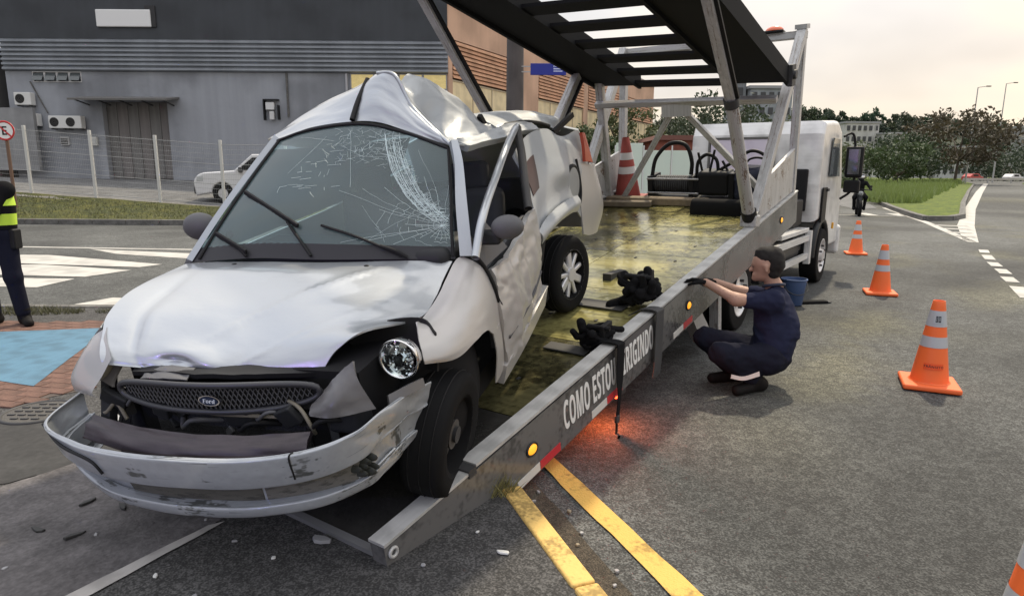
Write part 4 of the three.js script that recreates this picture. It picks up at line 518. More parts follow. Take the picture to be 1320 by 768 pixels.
// ------------------------------------------------------------ wrecked car on the deck
const car = thing('wrecked_car', 'crushed silver hatchback with torn front bumper, buckled roof and shattered windscreen', 'car', [-1.0086, .1538, -3.0441]);
car.quaternion.setFromRotationMatrix(new THREE.Matrix4().makeBasis(V(.95094, .05377, .30468), V(-.10256, .98389, .14647), V(-.29189, -.17053, .94113)));
{
  const C = (a, b, h) => V(b, h, -a);                       // behind the front axle, to the car's left, above the deck
  const G = (rows) => rows.map((r) => r.map((q) => C(...q)));
  const crush = (amp, f, s) => (u, v) => amp * (1 - Math.abs(2 * fbm(u * f + s, v * f + s, 3, 0, s) - 1) * 2);
  const soft = (amp, f, s) => (u, v) => amp * (fbm(u * f + s, v * f + s, 3, 0, s) - .5) * 2;
  // bonnet
  const hoodG = G([
    [[.32, -.71, 1.036], [.36, -.46, 1.03], [.40, -.2, 1.015], [.44, 0, 1.0], [.50, .25, .985], [.56, .48, .97], [.61, .66, .953]],
    [[.15, -.71, 1.03], [.2, -.46, 1.035], [.24, -.2, 1.015], [.27, 0, .995], [.33, .25, .97], [.41, .48, .935], [.48, .66, .905]],
    [[-.05, -.70, 1.02], [0, -.46, 1.0], [.02, -.2, .975], [.05, 0, .955], [.12, .25, .935], [.22, .48, .9], [.34, .665, .852]],
    [[-.235, -.66, .978], [-.17, -.46, .96], [-.13, -.2, .93], [-.10, 0, .905], [-.04, .22, .9], [.04, .46, .885], [.166, .66, .825]],
    [[-.34, -.60, .925], [-.29, -.42, .90], [-.25, -.2, .87], [-.22, 0, .85], [-.18, .18, .845], [-.13, .38, .865], [-.10, .56, .875]],
    [[-.41, -.555, .875], [-.36, -.39, .852], [-.335, -.2, .845], [-.30, -.02, .80], [-.26, .14, .79], [-.22, .32, .80], [-.185, .45, .82]],
    [[-.44, -.525, .834], [-.385, -.36, .80], [-.36, -.19, .80], [-.325, -.04, .758], [-.29, .12, .742], [-.262, .28, .73], [-.247, .385, .721]]]);
  const hood = mesh('bonnet', patch(hoodG, 60, 48, { th: .008, dent: (u, v) => soft(.006, 5, 4)(u, v) + .034 * Math.exp(-((u - .30) ** 2) / .005 - ((v - .91) ** 2) / .004) - .012 * Math.exp(-((u - .46) ** 2) / .004 - ((v - .9) ** 2) / .006) - .012 * Math.exp(-Math.abs((u - .60) * 1.6 + (v - .3)) / .02) * sstep(.0, .15, v) * (1 - sstep(.5, .8, v)) + .016 * Math.exp(-Math.abs(u - .10 - v * .05) / .022) * sstep(.1, .35, v) - .012 * Math.exp(-Math.abs(u - .2 + v * .06) / .03) * sstep(.3, .6, v) + .007 * Math.exp(-Math.abs(v - .985) / .01) - .006 * Math.exp(-Math.abs((u - .75) + (v - .55) * .6) / .012) * sstep(.4, .6, v) }), M.silver, car);
  for (const [u, v] of [[.2, .06], [.68, .06]]) { const p = surfAt(hoodG, u, v); mesh('washer_nozzle', new THREE.SphereGeometry(.013, 10, 8).scale(1.3, .6, 1).translate(p.x, p.y + .006, p.z), M.black, hood); }
  // wing on the car's left
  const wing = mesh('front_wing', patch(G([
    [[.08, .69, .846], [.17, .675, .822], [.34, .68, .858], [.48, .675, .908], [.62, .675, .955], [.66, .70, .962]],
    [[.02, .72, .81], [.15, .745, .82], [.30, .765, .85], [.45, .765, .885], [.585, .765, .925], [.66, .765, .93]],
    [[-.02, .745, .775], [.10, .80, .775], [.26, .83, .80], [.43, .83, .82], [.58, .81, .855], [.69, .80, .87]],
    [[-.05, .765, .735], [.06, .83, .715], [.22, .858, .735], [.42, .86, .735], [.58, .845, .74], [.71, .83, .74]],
    [[-.052, .77, .712], [.10, .845, .672], [.26, .872, .68], [.43, .872, .665], [.54, .862, .60], [.72, .835, .58]]]), 40, 26, { dent: soft(.004, 5, 8) }), M.silverWarm, car);
  mesh('wing_rear', patch(G([[[.53, .862, .61], [.63, .85, .60], [.715, .835, .60]], [[.555, .86, .48], [.65, .85, .46], [.73, .832, .46]], [[.57, .83, .31], [.66, .82, .30], [.79, .805, .30]]]), 12, 12, {}), M.silverWarm, wing);
  // arch liner and inner dark
  const liner = new THREE.CylinderGeometry(.34, .34, .35, 28, 1, true, -Math.PI * .55, Math.PI * 1.1).rotateZ(Math.PI / 2).rotateX(0); mesh('arch_liner', new THREE.SphereGeometry(.36, 24, 14).scale(.55, 1, 1).translate(.60, .40, -.34), M.dark, wing);
  // right wing (far side)
  const wr = mesh('front_wing', patch(G([[[.32, -.715, 1.03], [.05, -.71, 1.015], [-.15, -.69, .985], [-.30, -.645, .94]], [[.32, -.80, .95], [.05, -.80, .93], [-.15, -.775, .90], [-.31, -.71, .875]], [[.34, -.845, .72], [.2, -.85, .70], [0, -.85, .70], [-.3, -.80, .70]]]), 24, 16, {}), M.silver, car);
  mesh('arch_liner', new THREE.SphereGeometry(.35, 20, 12).scale(.5, 1, 1).translate(-.62, .42, -.05), M.dark, wr);
  // windscreen
  const wsG = G([
    [[.33, -.70, 1.045], [.40, -.35, 1.045], [.45, 0, 1.02], [.53, .35, .995], [.63, .67, .965]],
    [[.55, -.64, 1.23], [.57, -.33, 1.25], [.60, .01, 1.23], [.66, .34, 1.18], [.72, .645, 1.13]],
    [[.78, -.575, 1.41], [.79, -.31, 1.44], [.81, .03, 1.43], [.83, .32, 1.37], [.85, .61, 1.31]],
    [[1.0, -.511, 1.573], [1.02, -.288, 1.622], [1.03, .04, 1.634], [1.02, .30, 1.572], [.97, .572, 1.475]]]);
  const ws = mesh('windscreen', patch(wsG, 36, 24, { th: 0, v0: .1, dent: (u, v) => -.03 * Math.exp(-((u - .8) ** 2) / .03 - ((v - .45) ** 2) / .06) }), phys([.60, .83, .85], .03, { transmission: .9, thickness: 0, ior: 1.5 }), car);
  const wpt = (u, v, o = .003) => { const p = surfAt(wsG, u, v), a = surfAt(wsG, Math.min(1, u + .01), v).sub(surfAt(wsG, Math.max(0, u - .01), v)), b = surfAt(wsG, u, Math.min(1, v + .01)).sub(surfAt(wsG, u, Math.max(0, v - .01))); const w = (v - .1) / .9; return p.addScaledVector(a.cross(b).normalize(), o - .03 * Math.exp(-((u - .8) ** 2) / .03 - ((w - .45) ** 2) / .06)); };
  mesh('frit_band', patch(wsG, 36, 4, { th: .004, v0: 0, v1: .11 }), std([.014, .014, .018], .5), ws);
  for (const e of [0, 1]) { const pts = []; for (let i = 0; i <= 12; i++) pts.push(wpt(e ? .992 : .03, i / 12 * .96 + .02, .004)); mesh('screen_seal', wire(pts, .009, 6, 40), M.black, ws); } { const pts = []; for (let i = 0; i <= 16; i++) pts.push(wpt(i / 16, .985, .004)); mesh('screen_seal', wire(pts, .009, 6, 50), M.black, ws); }
  { // fracture lines: star from the right edge and from the top, with side branches
    reseed(321); const cr1 = [], cr2 = [];
    const seg = (pts, r, out) => { const q = pts.filter(([u, v]) => u > .015 && u < .985 && v > .115 && v < .975).map(([u, v]) => wpt(u, v)); if (q.length > 1) out.push(wire(q, r, 3, Math.max(4, q.length * 2))); };
    // impact low on the left of the car: rays and broken rings
    const cu = .955, cv = .30, nr = 30, rays = []; for (let i = 0; i < nr; i++) { const a = i / nr * 6.283 + (rnd() - .5) * .12, R = .10 + .34 * Math.pow(rnd(), 2.2); rays.push([a, R]); const pts = []; for (let k = 0; k <= 10; k++) { const r = k / 10 * R, w = (rnd() - .5) * .006; pts.push([cu + Math.cos(a) * r + w, cv + Math.sin(a) * r * 1.35 + w]); } seg(pts, .0006 + rnd() * .0005, cr1); }
    for (let k = 1; k < 9; k++) { const r = .02 + .017 * k + .0016 * k * k; for (let i = 0; i < nr; i++) { if (rnd() < .22 + k * .04) continue; const a = rays[i][0], b = rays[(i + 1) % nr][0] + (i === nr - 1 ? 6.283 : 0), p = (t) => { const q = r * (1 + (rnd() - .5) * .1); return [cu + Math.cos(t) * q, cv + Math.sin(t) * q * 1.35]; }; seg([p(a), p((a + b) / 2), p(b)], .0005 + rnd() * .0004, cr1); } }
    // curved band from the roof edge down to the impact
    const band = (t, o) => [.67 + .27 * Math.pow(t, 1.25) + o * (1 - .4 * t), .965 - .62 * t - .05 * Math.sin(t * 3.1) + o * .5];
    for (let i = 0; i < 17; i++) { const o = (rnd() - .35) * .09, t0 = rnd() * .25, t1 = mix(.55, 1.05, rnd()), pts = []; for (let k = 0; k <= 16; k++) { const t = mix(t0, t1, k / 16), [u, v] = band(t, o + (rnd() - .5) * .006); pts.push([u, v]); } seg(pts, .0009 + rnd() * .0009, cr1); }
    for (let i = 0; i < 330; i++) { const t = Math.pow(rnd(), .7), [u, v] = band(t, (rnd() - .4) * .09), a = mix(-.4, 1.9, rnd()), L = .012 + rnd() * .035; seg([[u, v], [u + Math.cos(a) * L * .5 + (rnd() - .5) * .006, v + Math.sin(a) * L * .5], [u + Math.cos(a) * L, v + Math.sin(a) * L]], .0005 + rnd() * .0006, cr1); }
    for (let i = 0; i < 150; i++) { const u = mix(.40, .78, rnd()), v = mix(.70, .96, rnd()) - Math.abs(u - .6) * .2, a = rnd() * 3.14, L = .015 + rnd() * .05; seg([[u, v], [u + Math.cos(a) * L * .5 + (rnd() - .5) * .01, v + Math.sin(a) * L * .5], [u + Math.cos(a) * L, v + Math.sin(a) * L]], .0004 + rnd() * .0005, cr2); }
    // long thin cracks
    const lc = (u, v, a, L, r) => { const pts = []; for (let k = 0; k <= 14; k++) { pts.push([u, v]); a += (rnd() - .5) * .12; u += Math.cos(a) * L / 14; v += Math.sin(a) * L / 14; } seg(pts, r, cr2); };
    lc(.93, .33, 2.85, .45, .0007); lc(.90, .26, 3.5, .42, .0007); lc(.55, .95, -.35, .16, .0008); lc(.67, .96, 2.95, .38, .0008); lc(.46, .93, -1.35, .42, .0008); lc(.62, .40, -1.1, .25, .0006); lc(.36, .90, -1.9, .30, .0006); lc(.52, .74, .25, .16, .0006); lc(.22, .93, -.25, .2, .0006); lc(.86, .40, 3.9, .4, .0005); lc(.94, .5, 1.7, .4, .0006);
    for (let i = 0; i < 26; i++) lc(.24 + rnd() * .24, .45 + rnd() * .35, rnd() > .5 ? .1 : -1.6 + rnd() * .5, .012 + rnd() * .04, .0005 + rnd() * .0005);
    const cm = std([.62, .74, .74], .4); mesh('fracture_lines', cr1, cm, ws).userData.kind = 'stuff'; mesh('long_cracks', cr2, cm, ws).userData.kind = 'stuff';
  }
  const wip = (a, b, c, nm = 'wiper') => { const w = mesh(nm, bar(wpt(...a, .018), wpt(...b, .02), .016, .024, V(0, 1, 0), .004), M.black, car); mesh('wiper_arm', wire([wpt(...b, .02), wpt(...a, .03).lerp(wpt(...b, .03), .8), wpt(...c, .01)], .008, 6, 12), M.black, w); };
  wip([.07, .50], [.40, .22], [.47, .02]); { const w2 = mesh('wiper', wire([wpt(.49, .23, .02), wpt(.64, .15, .024), wpt(.80, .02, .014)], .007, 6, 20), M.black, car); mesh('wiper_arm', wire([wpt(.72, .09, .03), wpt(.78, .05, .03), wpt(.82, .01, .012)], .009, 6, 12), M.black, w2); } wip([.05, .19], [.22, .035], [.22, .01]);
  // cabin: floor, dash, seats, steering wheel
  mesh('floor_pan', [box(1.44, .12, 3.0, 0, .26, -1.55), box(1.0, .3, .7, 0, .45, 0)], M.dark, car);
  const dash = mesh('dashboard', rbox(1.3, .2, .42, .06, 0, .93, -.78), M.darkPlastic, car); mesh('steering_wheel', new THREE.TorusGeometry(.18, .018, 8, 28).rotateX(-.4).translate(.36, 1.03, -1.02), M.black, dash);
  for (const b of [.36, -.36]) { const s = mesh('front_seat', [rbox(.48, .14, .5, .06, b, .5, -1.35), new RoundedBoxGeometry(.46, .62, .14, 3, .06).rotateX(-.2).translate(b, .82, -1.66)], std([.05, .05, .055], .9), car); mesh('headrest', rbox(.26, .18, .1, .04, b, 1.2, -1.74), std([.05, .05, .055], .9), s); }
  mesh('rear_seat', [rbox(1.2, .5, .14, .05, 0, .8, -2.45), rbox(1.2, .14, .45, .05, 0, .52, -2.2)], std([.06, .06, .065], .9), car);
  // pillars
  mesh('windscreen_pillar', patch(G([[[.66, .685, .965], [.77, .65, 1.2], [.87, .62, 1.39], [.93, .585, 1.505]], [[.68, .745, .96], [.79, .705, 1.2], [.90, .655, 1.39], [.96, .61, 1.50]]]), 20, 4, { th: .03 }), M.silver, car);
  mesh('windscreen_pillar', patch(G([[[.36, -.75, 1.0], [.57, -.692, 1.19], [.80, -.632, 1.37], [1.03, -.572, 1.545]], [[.33, -.685, 1.052], [.55, -.624, 1.242], [.78, -.559, 1.421], [1.0, -.497, 1.585]]]), 20, 4, { th: .03 }), M.silver, car);
  // buckled roof: front tent, folded middle, flattened rear
  const rf = mesh('roof', patch(G([
    [[1.0, -.52, 1.577], [1.02, -.288, 1.626], [1.03, -.04, 1.642], [1.03, .13, 1.631], [1.02, .29, 1.58], [1.0, .475, 1.513], [.95, .60, 1.482]],
    [[1.06, -.60, 1.59], [1.10, -.36, 1.67], [1.10, -.10, 1.715], [1.08, .10, 1.735], [1.06, .24, 1.67], [1.03, .40, 1.575], [.98, .565, 1.505]],
    [[1.12, -.665, 1.575], [1.2, -.42, 1.70], [1.2, -.12, 1.79], [1.15, .09, 1.83], [1.12, .22, 1.765], [1.08, .34, 1.655], [1.0, .53, 1.525]],
    [[1.2, -.69, 1.555], [1.3, -.449, 1.715], [1.3, -.106, 1.822], [1.2, .09, 1.883], [1.17, .205, 1.868], [1.12, .315, 1.69], [1.02, .50, 1.54]]]), 54, 26, { th: .008, dent: soft(.006, 6, 12) }), M.silver, car);
  { const p = [C(1.015, -.01, 1.652), C(1.09, -.005, 1.732), C(1.16, .005, 1.80), C(1.22, .015, 1.855)]; mesh('roof_trim', wire(p, .016, 6, 20), M.black, rf); }
  mesh('roof_edge_fold', wire([C(1.2, .09, 1.883), C(1.17, .205, 1.868), C(1.12, .315, 1.69), C(1.02, .50, 1.54), C(.94, .60, 1.485)], .011, 6, 40), M.silver, rf);
  const rm = mesh('roof_middle', patch(G([
    [[1.2, .09, 1.88], [1.17, .205, 1.862], [1.12, .315, 1.685], [1.03, .49, 1.535], [.98, .58, 1.485]],
    [[1.33, .12, 1.80], [1.30, .23, 1.74], [1.3, .32, 1.585], [1.25, .46, 1.475], [1.2, .56, 1.445]],
    [[1.45, .153, 1.85], [1.48, .25, 1.80], [1.5, .36, 1.66], [1.5, .47, 1.52], [1.45, .555, 1.43]],
    [[1.6, .20, 1.80], [1.65, .28, 1.74], [1.7, .37, 1.60], [1.7, .47, 1.48], [1.7, .54, 1.42]],
    [[1.8, .22, 1.70], [1.85, .31, 1.655], [1.9, .37, 1.55], [1.9, .45, 1.475], [1.9, .52, 1.44]],
    [[1.98, .18, 1.60], [2.0, .26, 1.575], [2.03, .34, 1.53], [2.05, .45, 1.49], [2.05, .53, 1.455]]]), 40, 44, { th: .008, dent: (u, v) => crush(.016, 3.5, 5)(u, v) }), M.silverRough, car);
  mesh('roof_far_side', patch(G([[[1.2, .09, 1.87], [1.3, -.106, 1.82], [1.3, -.45, 1.71], [1.2, -.69, 1.55]], [[1.5, .10, 1.80], [1.55, -.15, 1.70], [1.55, -.45, 1.58], [1.5, -.66, 1.48]], [[2.0, .17, 1.58], [2.1, -.15, 1.52], [2.1, -.42, 1.47], [2.05, -.62, 1.42]]]), 24, 16, { dent: crush(.02, 3, 9) }), M.silverRough, rm);
  mesh('roof_rear', patch(G([[[1.98, .53, 1.46], [1.98, .3, 1.55], [2.0, 0, 1.54], [2.05, -.6, 1.43]], [[2.4, .57, 1.45], [2.4, .33, 1.535], [2.4, 0, 1.53], [2.4, -.6, 1.42]], [[2.8, .62, 1.39], [2.85, .46, 1.495], [2.8, 0, 1.5], [2.8, -.58, 1.40]], [[3.05, .67, 1.31], [3.08, .60, 1.44], [3.08, 0, 1.47], [3.05, -.56, 1.38]]]), 26, 26, { dent: crush(.012, 4, 21) }), M.silverRough, car);
  const slit = mesh('roof_gap', wire([C(2.02, .545, 1.478), C(2.35, .575, 1.462), C(2.6, .62, 1.425), C(2.75, .655, 1.385)], .016, 6, 24), M.black, car);
  mesh('roof_strip', bar(C(2.83, .665, 1.325), C(3.1, .765, 1.43), .03, .04), M.black, slit); mesh('roof_strip', bar(C(1.93, .40, 1.56), C(2.0, .42, 1.46), .03, .03), M.black, slit);
  // side frame over the door opening
  mesh('roof_rail', patch(G([[[1.2, .50, 1.462], [1.5, .53, 1.455], [1.8, .535, 1.46], [2.1, .56, 1.46], [2.4, .60, 1.43]], [[1.22, .57, 1.42], [1.5, .60, 1.41], [1.8, .605, 1.405], [2.1, .625, 1.40], [2.4, .655, 1.375]]]), 24, 6, { th: .04, dent: crush(.012, 4, 6) }), M.silverRough, car);
  // door: skin with creases, window frame, mirror
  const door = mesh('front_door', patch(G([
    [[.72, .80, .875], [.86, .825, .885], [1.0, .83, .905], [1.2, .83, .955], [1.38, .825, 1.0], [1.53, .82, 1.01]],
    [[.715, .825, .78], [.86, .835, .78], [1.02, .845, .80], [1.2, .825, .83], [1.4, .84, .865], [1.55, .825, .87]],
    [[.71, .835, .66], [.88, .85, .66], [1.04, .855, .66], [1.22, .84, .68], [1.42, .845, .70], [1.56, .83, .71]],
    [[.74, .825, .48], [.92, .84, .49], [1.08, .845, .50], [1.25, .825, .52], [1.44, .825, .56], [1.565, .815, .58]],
    [[.80, .805, .30], [.97, .815, .325], [1.1, .81, .35], [1.28, .80, .39], [1.45, .80, .435], [1.565, .80, .46]]]), 44, 34, { th: .03, dent: (u, v) => crush(.011, 5, 3)(u, v) - .018 * Math.exp(-((u - .56) ** 2) / .0016) - .014 * Math.exp(-((u - .26) ** 2) / .001) }), M.silverWarm, car);
  mesh('window_frame', [wire([C(.56, .805, .99), C(.736, .80, 1.149), C(1.127, .76, 1.295), C(1.567, .70, 1.408), C(1.8, .682, 1.47), C(1.85, .68, 1.478)], .023, 8, 50)], M.silver, door); mesh('window_frame', wire([C(1.84, .682, 1.475), C(1.76, .71, 1.42), C(1.693, .74, 1.341), C(1.544, .79, 1.196), C(1.40, .842, 1.04)], .026, 8, 40), std([.04, .038, .036], .5), door);
  mesh('trim_strip', wire([C(.80, .848, .47), C(1.05, .86, .50), C(1.3, .85, .53), C(1.55, .838, .60)], .013, 6, 30), M.trim, door);
  mesh('sail_panel', plate([C(.70, .80, .90), C(1.0, .825, .92), C(.84, .765, 1.11), C(.66, .765, .97)], V(-.012, 0, 0)), M.greyPlastic, door); mesh('inner_trim', plate([C(.75, .77, .85), C(1.5, .78, .98), C(1.5, .77, .5), C(.8, .76, .4)], V(-.02, 0, 0)), M.greyPlastic, door);
  { const mi = mesh('door_mirror', new THREE.SphereGeometry(.08, 20, 14).scale(1.05, .78, .7).rotateY(.25).translate(.925, 1.095, -.74), M.greyPlastic, door); mesh('mirror_stalk', rbox(.12, .07, .08, .02, .83, 1.045, -.74), M.darkPlastic, mi); mesh('mirror_glass', new THREE.CylinderGeometry(.058, .058, .008, 24).scale(1.1, 1, .8).rotateX(Math.PI / 2).translate(.925, 1.095, -.795), M.chrome, mi); }
  mesh('torn_seal', wire([C(.66, .77, .97), C(.69, .80, .90), C(.70, .835, .80), C(.71, .845, .72), C(.735, .85, .68)], .011, 6, 24), M.black, door);
  const sill = mesh('sill', patch(G([[[.75, .79, .33], [1.2, .79, .38], [1.7, .79, .46]], [[.75, .76, .22], [1.2, .76, .25], [1.7, .76, .32]]]), 14, 4, { th: .05 }), M.silverWarm, car);
  { const o = mesh('door_mirror', new THREE.SphereGeometry(.1, 18, 12).scale(1.1, .8, .7).translate(-.93, 1.15, -.70), M.greyPlastic, car); mesh('mirror_stalk', rbox(.14, .06, .07, .02, -.80, 1.10, -.70), M.darkPlastic, o); }
  // rear quarter, closed over the arch by a flare
  const qtG = G([
    [[1.62, .70, 1.32], [1.9, .665, 1.365], [2.2, .665, 1.40], [2.6, .665, 1.375], [2.9, .70, 1.28], [3.08, .795, 1.31]],
    [[1.62, .755, 1.2], [1.9, .725, 1.24], [2.2, .735, 1.25], [2.6, .755, 1.23], [2.9, .76, 1.185], [3.12, .83, 1.15]],
    [[1.6, .795, 1.06], [1.9, .775, 1.08], [2.2, .785, 1.10], [2.55, .805, 1.08], [2.85, .81, 1.04], [3.15, .855, 1.0]],
    [[1.58, .82, .95], [1.85, .80, .95], [2.2, .805, .97], [2.55, .815, .95], [2.85, .815, .92], [3.2, .87, .86]],
    [[1.56, .835, .86], [1.75, .83, .875], [2.05, .83, .875], [2.5, .835, .85], [2.86, .83, .64], [3.2, .87, .52]]]);
  const qt = mesh('rear_quarter', patch(qtG, 56, 40, { th: .01, dent: (u, v) => (soft(.004, 3, 31)(u, v) - .03 * Math.exp(-((u - .48) ** 2) / .02 - ((v - .5) ** 2) / .03)) * sstep(.26, .42, u) - .02 * Math.exp(-((u - .8) ** 2) / .004 - ((v - .2) ** 2) / .02) }), M.silverRough, car);
  mesh('arch_flare', patch(G([[[1.56, .84, .855], [1.7, .85, .895], [2.0, .855, .905], [2.4, .86, .885], [2.68, .85, .85]], [[1.57, .86, .82], [1.72, .885, .85], [2.02, .895, .86], [2.4, .895, .835], [2.7, .87, .79]], [[1.60, .84, .77], [1.76, .855, .80], [2.04, .86, .81], [2.4, .86, .785], [2.68, .84, .73]]]), 30, 10, { th: .012 }), M.silverRough, qt);
  { const rows = []; for (let j = 0; j <= 4; j++) { const r = []; for (let i = 0; i <= 4; i++) { const p = surfAt(qtG, mix(.02 + .02 * j / 4, mix(.27, .17, j / 4), i / 4), mix(.20, .50, j / 4)); p.x += .012; r.push(p); } rows.push(r); } mesh('quarter_window', patch(rows, 12, 12, { th: .004 }), std([.05, .022, .02], .45), qt); }  // red-brown reflection put into the matte colour of the pane
  mesh('fuel_flap', new THREE.CylinderGeometry(.13, .13, .012, 32).rotateZ(Math.PI / 2).rotateY(-.12).translate(.835, .945, -2.68), M.silver, qt); mesh('fuel_ring', new THREE.TorusGeometry(.138, .016, 8, 36).rotateY(Math.PI / 2 - .12).translate(.829, .945, -2.675), M.black, qt);
  mesh('rear_arch_liner', new THREE.SphereGeometry(.40, 22, 14).scale(.5, .95, 1.15).translate(.44, .46, -2.3), M.dark, qt);
  mesh('brace', [bar(C(1.62, .72, .80), C(1.72, .70, .4), .06, .05), bar(C(1.82, .80, .80), C(1.86, .74, .55), .03, .05)], M.steelDark, qt);
  const tl = mesh('tail_light', patch(G([[[3.02, .845, 1.06], [3.02, .842, 1.18], [3.02, .83, 1.29]], [[3.07, .868, 1.05], [3.06, .858, 1.16], [3.04, .838, 1.285]], [[3.11, .886, 1.035], [3.085, .868, 1.14], [3.055, .842, 1.275]]]), 10, 12, { th: .03 }), M.redLens, car);
  const rb = mesh('rear_bumper', patch(G([[[2.95, .812, 1.05], [3.06, .842, 1.04], [3.16, .885, 1.01], [3.36, .82, .98], [3.42, .4, .9], [3.42, -.4, .9], [3.3, -.84, .9]], [[2.88, .825, .80], [3.0, .858, .76], [3.28, .925, .65], [3.44, .85, .64], [3.5, .4, .62], [3.5, -.4, .62], [3.34, -.87, .62]], [[2.84, .845, .50], [3.04, .855, .44], [3.24, .88, .42], [3.38, .8, .42], [3.44, .4, .42], [3.44, -.4, .42], [3.3, -.82, .42]]]), 50, 16, { th: .012 }), M.silverWarm, car);
  mesh('panel_gap', wire([C(2.9, .815, 1.10), C(2.90, .835, .95), C(2.87, .845, .84), C(2.8, .85, .77)], .014, 6, 24), M.black, qt);
  mesh('tailgate', patch(G([[[3.12, .80, 1.30], [3.1, .3, 1.43], [3.1, -.3, 1.43], [3.1, -.75, 1.28]], [[3.3, .84, 1.0], [3.38, .3, 1.02], [3.38, -.3, 1.02], [3.28, -.8, 1.0]], [[3.32, .85, .76], [3.42, .3, .76], [3.42, -.3, .76], [3.3, -.82, .76]]]), 24, 18, { th: .02 }), M.silver, car);
  // far side skin and closed windows
  mesh('right_side', patch(G([[[.33, -.76, 1.0], [1.0, -.78, 1.0], [2.0, -.76, 1.02], [3.1, -.74, 1.1]], [[.34, -.84, .72], [1.0, -.85, .7], [2.0, -.85, .7], [3.25, -.84, .76]], [[.36, -.80, .32], [1.0, -.81, .32], [2.0, -.81, .34], [3.2, -.82, .42]]]), 30, 16, { hole: (u, v) => v > .45 && Math.hypot((u - .74) * 2.9, (1 - v) * .5 + .0) < .36 }), M.silver, car);
  mesh('right_windows', patch(G([[[.42, -.755, 1.03], [1.2, -.77, 1.02], [2.1, -.76, 1.03], [2.9, -.74, 1.1]], [[1.05, -.62, 1.52], [1.4, -.645, 1.48], [2.1, -.62, 1.42], [2.9, -.6, 1.36]]]), 20, 6, { th: .006 }), M.tint, car);
  // front end: slam panel, radiator, beam, grille, lamps
  mesh('engine_bay', [box(1.18, .34, .5, 0, .60, .02), box(1.2, .5, .04, 0, .62, -.42)], M.dark, car);
  mesh('radiator', boxuv(rbox(.78, .26, .05, .01, -.02, .46, .34)), std([.025, .025, .026], .8, { bumpMap: rep(noiseMap, 20), bumpScale: .01 }), car);
  const beam = mesh('crash_beam', patch(G([[[-.45, -.64, .575], [-.53, -.3, .59], [-.55, 0, .595], [-.51, .28, .59], [-.44, .45, .58]], [[-.50, -.64, .55], [-.585, -.3, .565], [-.60, 0, .57], [-.56, .28, .565], [-.48, .45, .56]], [[-.51, -.64, .52], [-.595, -.3, .535], [-.61, 0, .54], [-.57, .28, .535], [-.49, .45, .53]]]), 40, 10, { th: .03, dent: crush(.008, 5, 13) }), std([.055, .043, .052], .5, { map: rep(grimeMap, 2) }), car); for (const [b, h, w] of [[-.55, .66, .12], [-.3, .63, .08], [.1, .62, .14], [.34, .64, .1]]) mesh('torn_bracket', new RoundedBoxGeometry(w, .09, .03, 2, .01).rotateZ(b * 1.3).rotateX(.3).translate(b, h, .42), M.darkPlastic, beam); mesh('lower_bar', bar(C(-.38, -.62, .66), C(-.34, .46, .665), .05, .035), M.steelDark, beam);
  mesh('bracket', [bar(C(-.36, -.60, .78), C(-.44, -.60, .55), .05, .04), bar(C(-.40, -.52, .62), C(-.30, -.70, .60), .06, .1), bar(C(-.33, .46, .72), C(-.40, .52, .50), .03, .03), bar(C(-.35, -.5, .66), C(-.32, .45, .655), .03, .03), bar(C(-.30, -.5, .60), C(-.28, .45, .615), .05, .02), rbox(.16, .12, .12, .03, .56, .62, .34)], M.darkPlastic, beam);
  for (const g of [wire([C(-.38, .30, .70), C(-.42, .40, .68), C(-.44, .45, .62), C(-.40, .43, .56)], .008), wire([C(-.40, -.66, .62), C(-.44, -.6, .60), C(-.42, -.55, .64), C(-.43, -.50, .57)], .009), wire([C(-.42, -.3, .64), C(-.45, 0, .645), C(-.42, .3, .635)], .008)]) mesh('wiring', g, std([.18, .16, .12], .7), beam);
  { reseed(55); for (let i = 0; i < 16; i++) { const b = mix(-.62, .52, rnd()), h = mix(.50, .70, rnd()), a = mix(-.40, -.28, rnd()), w = .03 + rnd() * .12; mesh('broken_part', new RoundedBoxGeometry(w, .02 + rnd() * .05, .02 + rnd() * .05, 1, .006).rotateZ((rnd() - .5) * 1.6).rotateY((rnd() - .5)).translate(b, h, -a), [M.darkPlastic, M.greyPlastic, M.steelDark, std([.16, .15, .14], .5, { metalness: .5 })][i % 4], beam); } for (let i = 0; i < 5; i++) { const b = mix(-.6, .4, rnd()), h = mix(.52, .68, rnd()); mesh('hose', wire([C(-.34, b, h), C(-.42, b + .06, h - .03), C(-.44, b + .14, h + .02), C(-.36, b + .22, h - .02)], .007 + rnd() * .006, 6, 20), i % 2 ? M.black : M.greyPlastic, beam); } }
  const gm = C(-.47, .02, .735);
  const grl = mesh('grille', (() => { const L = []; for (let i = 0; i < 40; i++) { const a = i / 40 * 6.2832; L.push(0); } const f = (x, y, o = 0) => C(-.465 + .06 * x * x + .06 * x - o, .02 + x * .44, .728 + y - .012 * x + .012 * x * x); const ring = []; for (let i = 0; i < 48; i++) { const a = i / 48 * 6.2832, cx = Math.sign(Math.cos(a)) * Math.pow(Math.abs(Math.cos(a)), .7), sy = Math.sign(Math.sin(a)) * Math.pow(Math.abs(Math.sin(a)), .8); ring.push(f(cx, sy * .058, .012)); } return [wire(ring, .013, 8, 96, true)]; })(), std([.03, .03, .035], .4), car);
